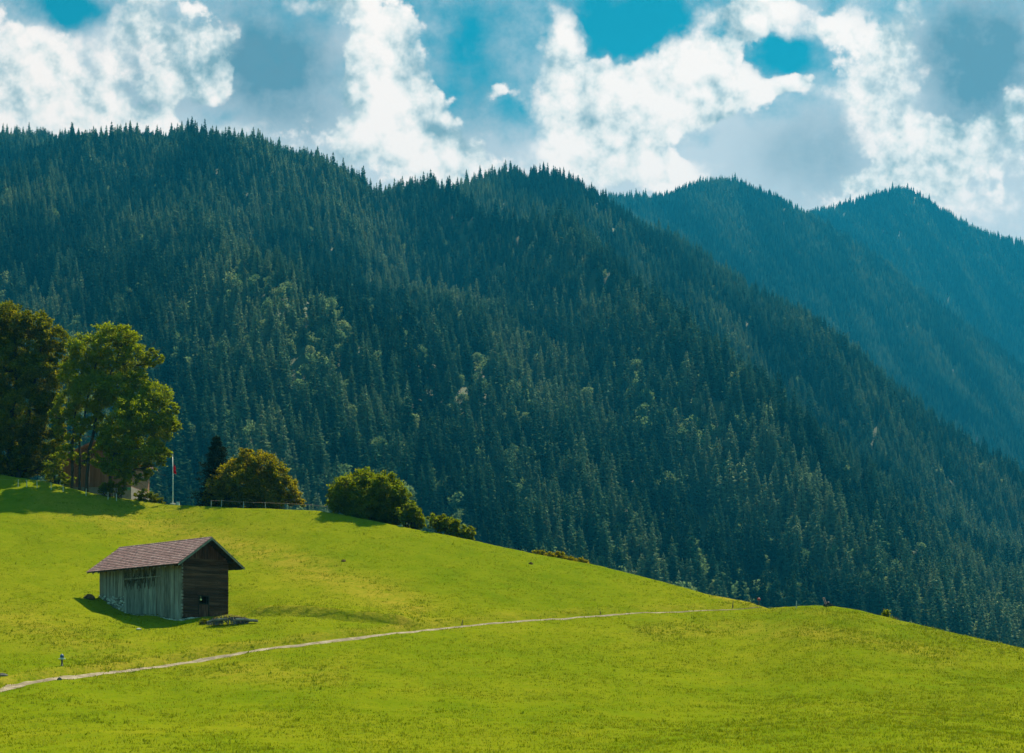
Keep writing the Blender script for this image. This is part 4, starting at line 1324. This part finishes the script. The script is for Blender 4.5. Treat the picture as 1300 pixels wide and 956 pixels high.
M_ROPE = mat_noise('red_rope', [(.3, (.20, .11, .085)), (.7, (.36, .22, .17))], 8, .9, .1, bump=.1)
M_GPOST = mat_noise('grey_post', [(.3, (.20, .20, .18)), (.7, (.40, .40, .36))], 6, .9, .1)
rope_fence('rope_fence', 'rope fence with thin posts along the crest before the golden tree', [268, 281, 309, 337, 365, 393, 416], 161.5, .82, .012, M_GPOST, M_ROPE)
M_WIRE = mat_noise('fence_wire', [(.3, (.14, .13, .12)), (.7, (.25, .24, .22))], 8, .6, .5, bump=0)
rope_fence('wire_fence', 'low wire fence on white stakes under the trees at the left', [-6, 23, 34, 47, 65, 80, 109, 137, 148], 163.4, .85, .01, M_PSTK, M_WIRE, .007)

# flagpole and flag
M_WHITE = mat_noise('white_pole_paint', [(.3, (.62, .64, .64)), (.7, (.78, .79, .78))], 4, .5, .4, bump=0)
fpb = on_ground(219.5, 166.0)
fpo = empty('flagpole', fpb); tag(fpo, 'slim white flagpole with a red flag near the left trees', 'flagpole')
mb = MB(); mb.tube([(0, 0, -.2), (0, 0, 3), (-.05, 0, 5.75)], [.065, .055, .035], 10); mb.build('pole', M_WHITE, fpo, True)
mb = MB(); mb.lathe([(0, -.07), (.06, -.04), (.07, 0), (.06, .04), (0, .07)], 10, (-.05, 0, 5.8)); mb.build('finial', M_WHITE, fpo, True)
mb = MB(); mb.lathe([(0, .24), (.30, .22), (.42, .10), (.45, -.2)], 12); mb.build('plinth', M_STONE, fpo)
gv = []
NU, NV = 9, 14
for j in range(NV + 1):
    for i in range(NU + 1):
        u = i / NU; v_ = j / NV
        gv.append((.04 + u * (.16 + .22 * v_) + .03 * math.sin(9 * u), .07 * math.sin(14 * u + 2 * v_), 5.0 - 1.28 * v_ - .30 * u * (1 - .6 * v_)))
gf = [(j * (NU + 1) + i, j * (NU + 1) + i + 1, (j + 1) * (NU + 1) + i + 1, (j + 1) * (NU + 1) + i) for j in range(NV) for i in range(NU)]
m, t, out = new_mat('flag_cloth')
co = t.new('ShaderNodeTexCoord').outputs['Object']
d_ = t.new('ShaderNodeBsdfDiffuse'); tr = t.new('ShaderNodeBsdfTranslucent'); mx = t.new('ShaderNodeMixShader'); mx.inputs[0].default_value = .45
sx = t.new('ShaderNodeSeparateXYZ'); t.l.new(co, sx.inputs[0])
colr = t.mix(t.step(4.55, 4.8, t.math('ADD', sx.outputs[2], t.math('MULTIPLY', t.noise(co, 3, 3), .2))), (.55, .012, .035), (.07, .012, .03))
t.put(d_.inputs[0], colr); t.put(tr.inputs[0], colr)
t.l.new(d_.outputs[0], mx.inputs[1]); t.l.new(tr.outputs[0], mx.inputs[2]); t.l.new(mx.outputs[0], out.inputs[0])
fl = mesh_np('flag', np.array(gv), gf, m, smooth_shade=True); fl.location = fpb
md = fl.modifiers.new('thickness', 'SOLIDIFY'); md.thickness = .01
tag(fl, 'limp red flag with dark top hanging from the white flagpole', 'flag')
bxo = empty('utility_box', on_ground(226, 166.2)); tag(bxo, 'small grey utility box on the grass beside the flagpole', 'utility box')
mb = MB(); mb.box(-.16, .16, -.12, .12, -.1, .42); mb.build('body', M_PALE, bxo)
mb = MB(); mb.hexa([(-.19, -.15, .42), (.19, -.15, .42), (-.19, .15, .42), (.19, .15, .42), (-.17, -.13, .50), (.17, -.13, .48), (-.17, .13, .50), (.17, .13, .48)]); mb.build('lid', M_IRON, bxo)

# house behind the left trees
HD = 178.0
hx0, hx1 = (78 - CX) / F * HD, (167.5 - CX) / F * HD
hz0 = (HY - 626) / F * HD - 1.5
hs = empty('house', ((hx0 + hx1) / 2, HD, hz0), R(-4)); tag(hs, 'small pinkish timber house half hidden behind the left trees', 'house')
hw = (hx1 - hx0) / 2; HW = 5.6
M_PLAST = mat_noise('pink_timber', [(.3, (.17, .085, .07)), (.6, (.26, .14, .115)), (.85, (.34, .20, .17))], 2, .85, .1, (3, 3, .3), .4, .02, island=.2)
M_PLW = mat_noise('grey_plaster', [(.3, (.20, .175, .18)), (.7, (.29, .26, .26))], 2, .9, .1, bump=.2)
mb = MB()
xx = -hw
while xx < hw - .01:
    x1 = min(xx + .22, hw); mb.box(xx + .006, x1 - .006, -.03, .03, 2.25, HW + .2, .003); mb.box(xx + .006, x1 - .006, 6.97, 7.03, 2.25, HW + .2); xx = x1
mb.box(-hw + .03, -hw + .08, .04, 6.96, 2.25, HW); mb.box(hw - .08, hw - .03, .04, 6.96, 2.25, HW)
mb.build('timber_wall', M_PLAST, hs)
mb = MB(); mb.box(-hw, hw, -.06, 7.06, -2.5, 2.24); mb.build('base_wall', M_PLW, hs)
for s in (-1, 1):
    mb = MB(); mb.hexa([(s * (hw + .8), -.9, HW - .25), (s * (hw + .8), 7.9, HW - .25), (0, -.9, HW + 2.2), (0, 7.9, HW + 2.2), (s * (hw + .8), -.9, HW - .05), (s * (hw + .8), 7.9, HW - .05), (0, -.9, HW + 2.42), (0, 7.9, HW + 2.42)])
    mb.build('roof', M_TILE, hs)
mb = MB(); mb.add([(-hw, 0, HW - .02), (hw, 0, HW - .02), (0, 0, HW + 2.1), (-hw, 6.9, HW - .02), (hw, 6.9, HW - .02), (0, 6.9, HW + 2.1)], [(0, 1, 2), (5, 4, 3)]); mb.build('gable', M_PLAST, hs)
M_GRN = mat_noise('green_shutter', [(.3, (.05, .22, .18)), (.7, (.08, .30, .25))], 4, .6, .3, bump=.1)
mb = MB(); mb.box(hw - .55, hw - .08, -.12, -.065, 1.85, 2.15); mb.build('shutter', M_GRN, hs)

# ================================================================== HAZE
HZ = 0.00012
m, t, out = new_mat('haze')
pv = t.new('ShaderNodeVolumePrincipled')
pv.inputs['Color'].default_value = (0.012, 0.305, 0.62, 1)
pv.inputs['Density'].default_value = HZ
pv.inputs['Density Attribute'].default_value = ''
pv.inputs['Anisotropy'].default_value = 0.30
t.l.new(pv.outputs[0], out.inputs['Volume'])
mb = MB(); mb.box(-4000, 4000, -420, 4300, -28, 1270)
hz = mb.build('haze', m)
tag(hz, 'thin blue valley haze filling the air between meadow and mountains', 'haze', kind='stuff')
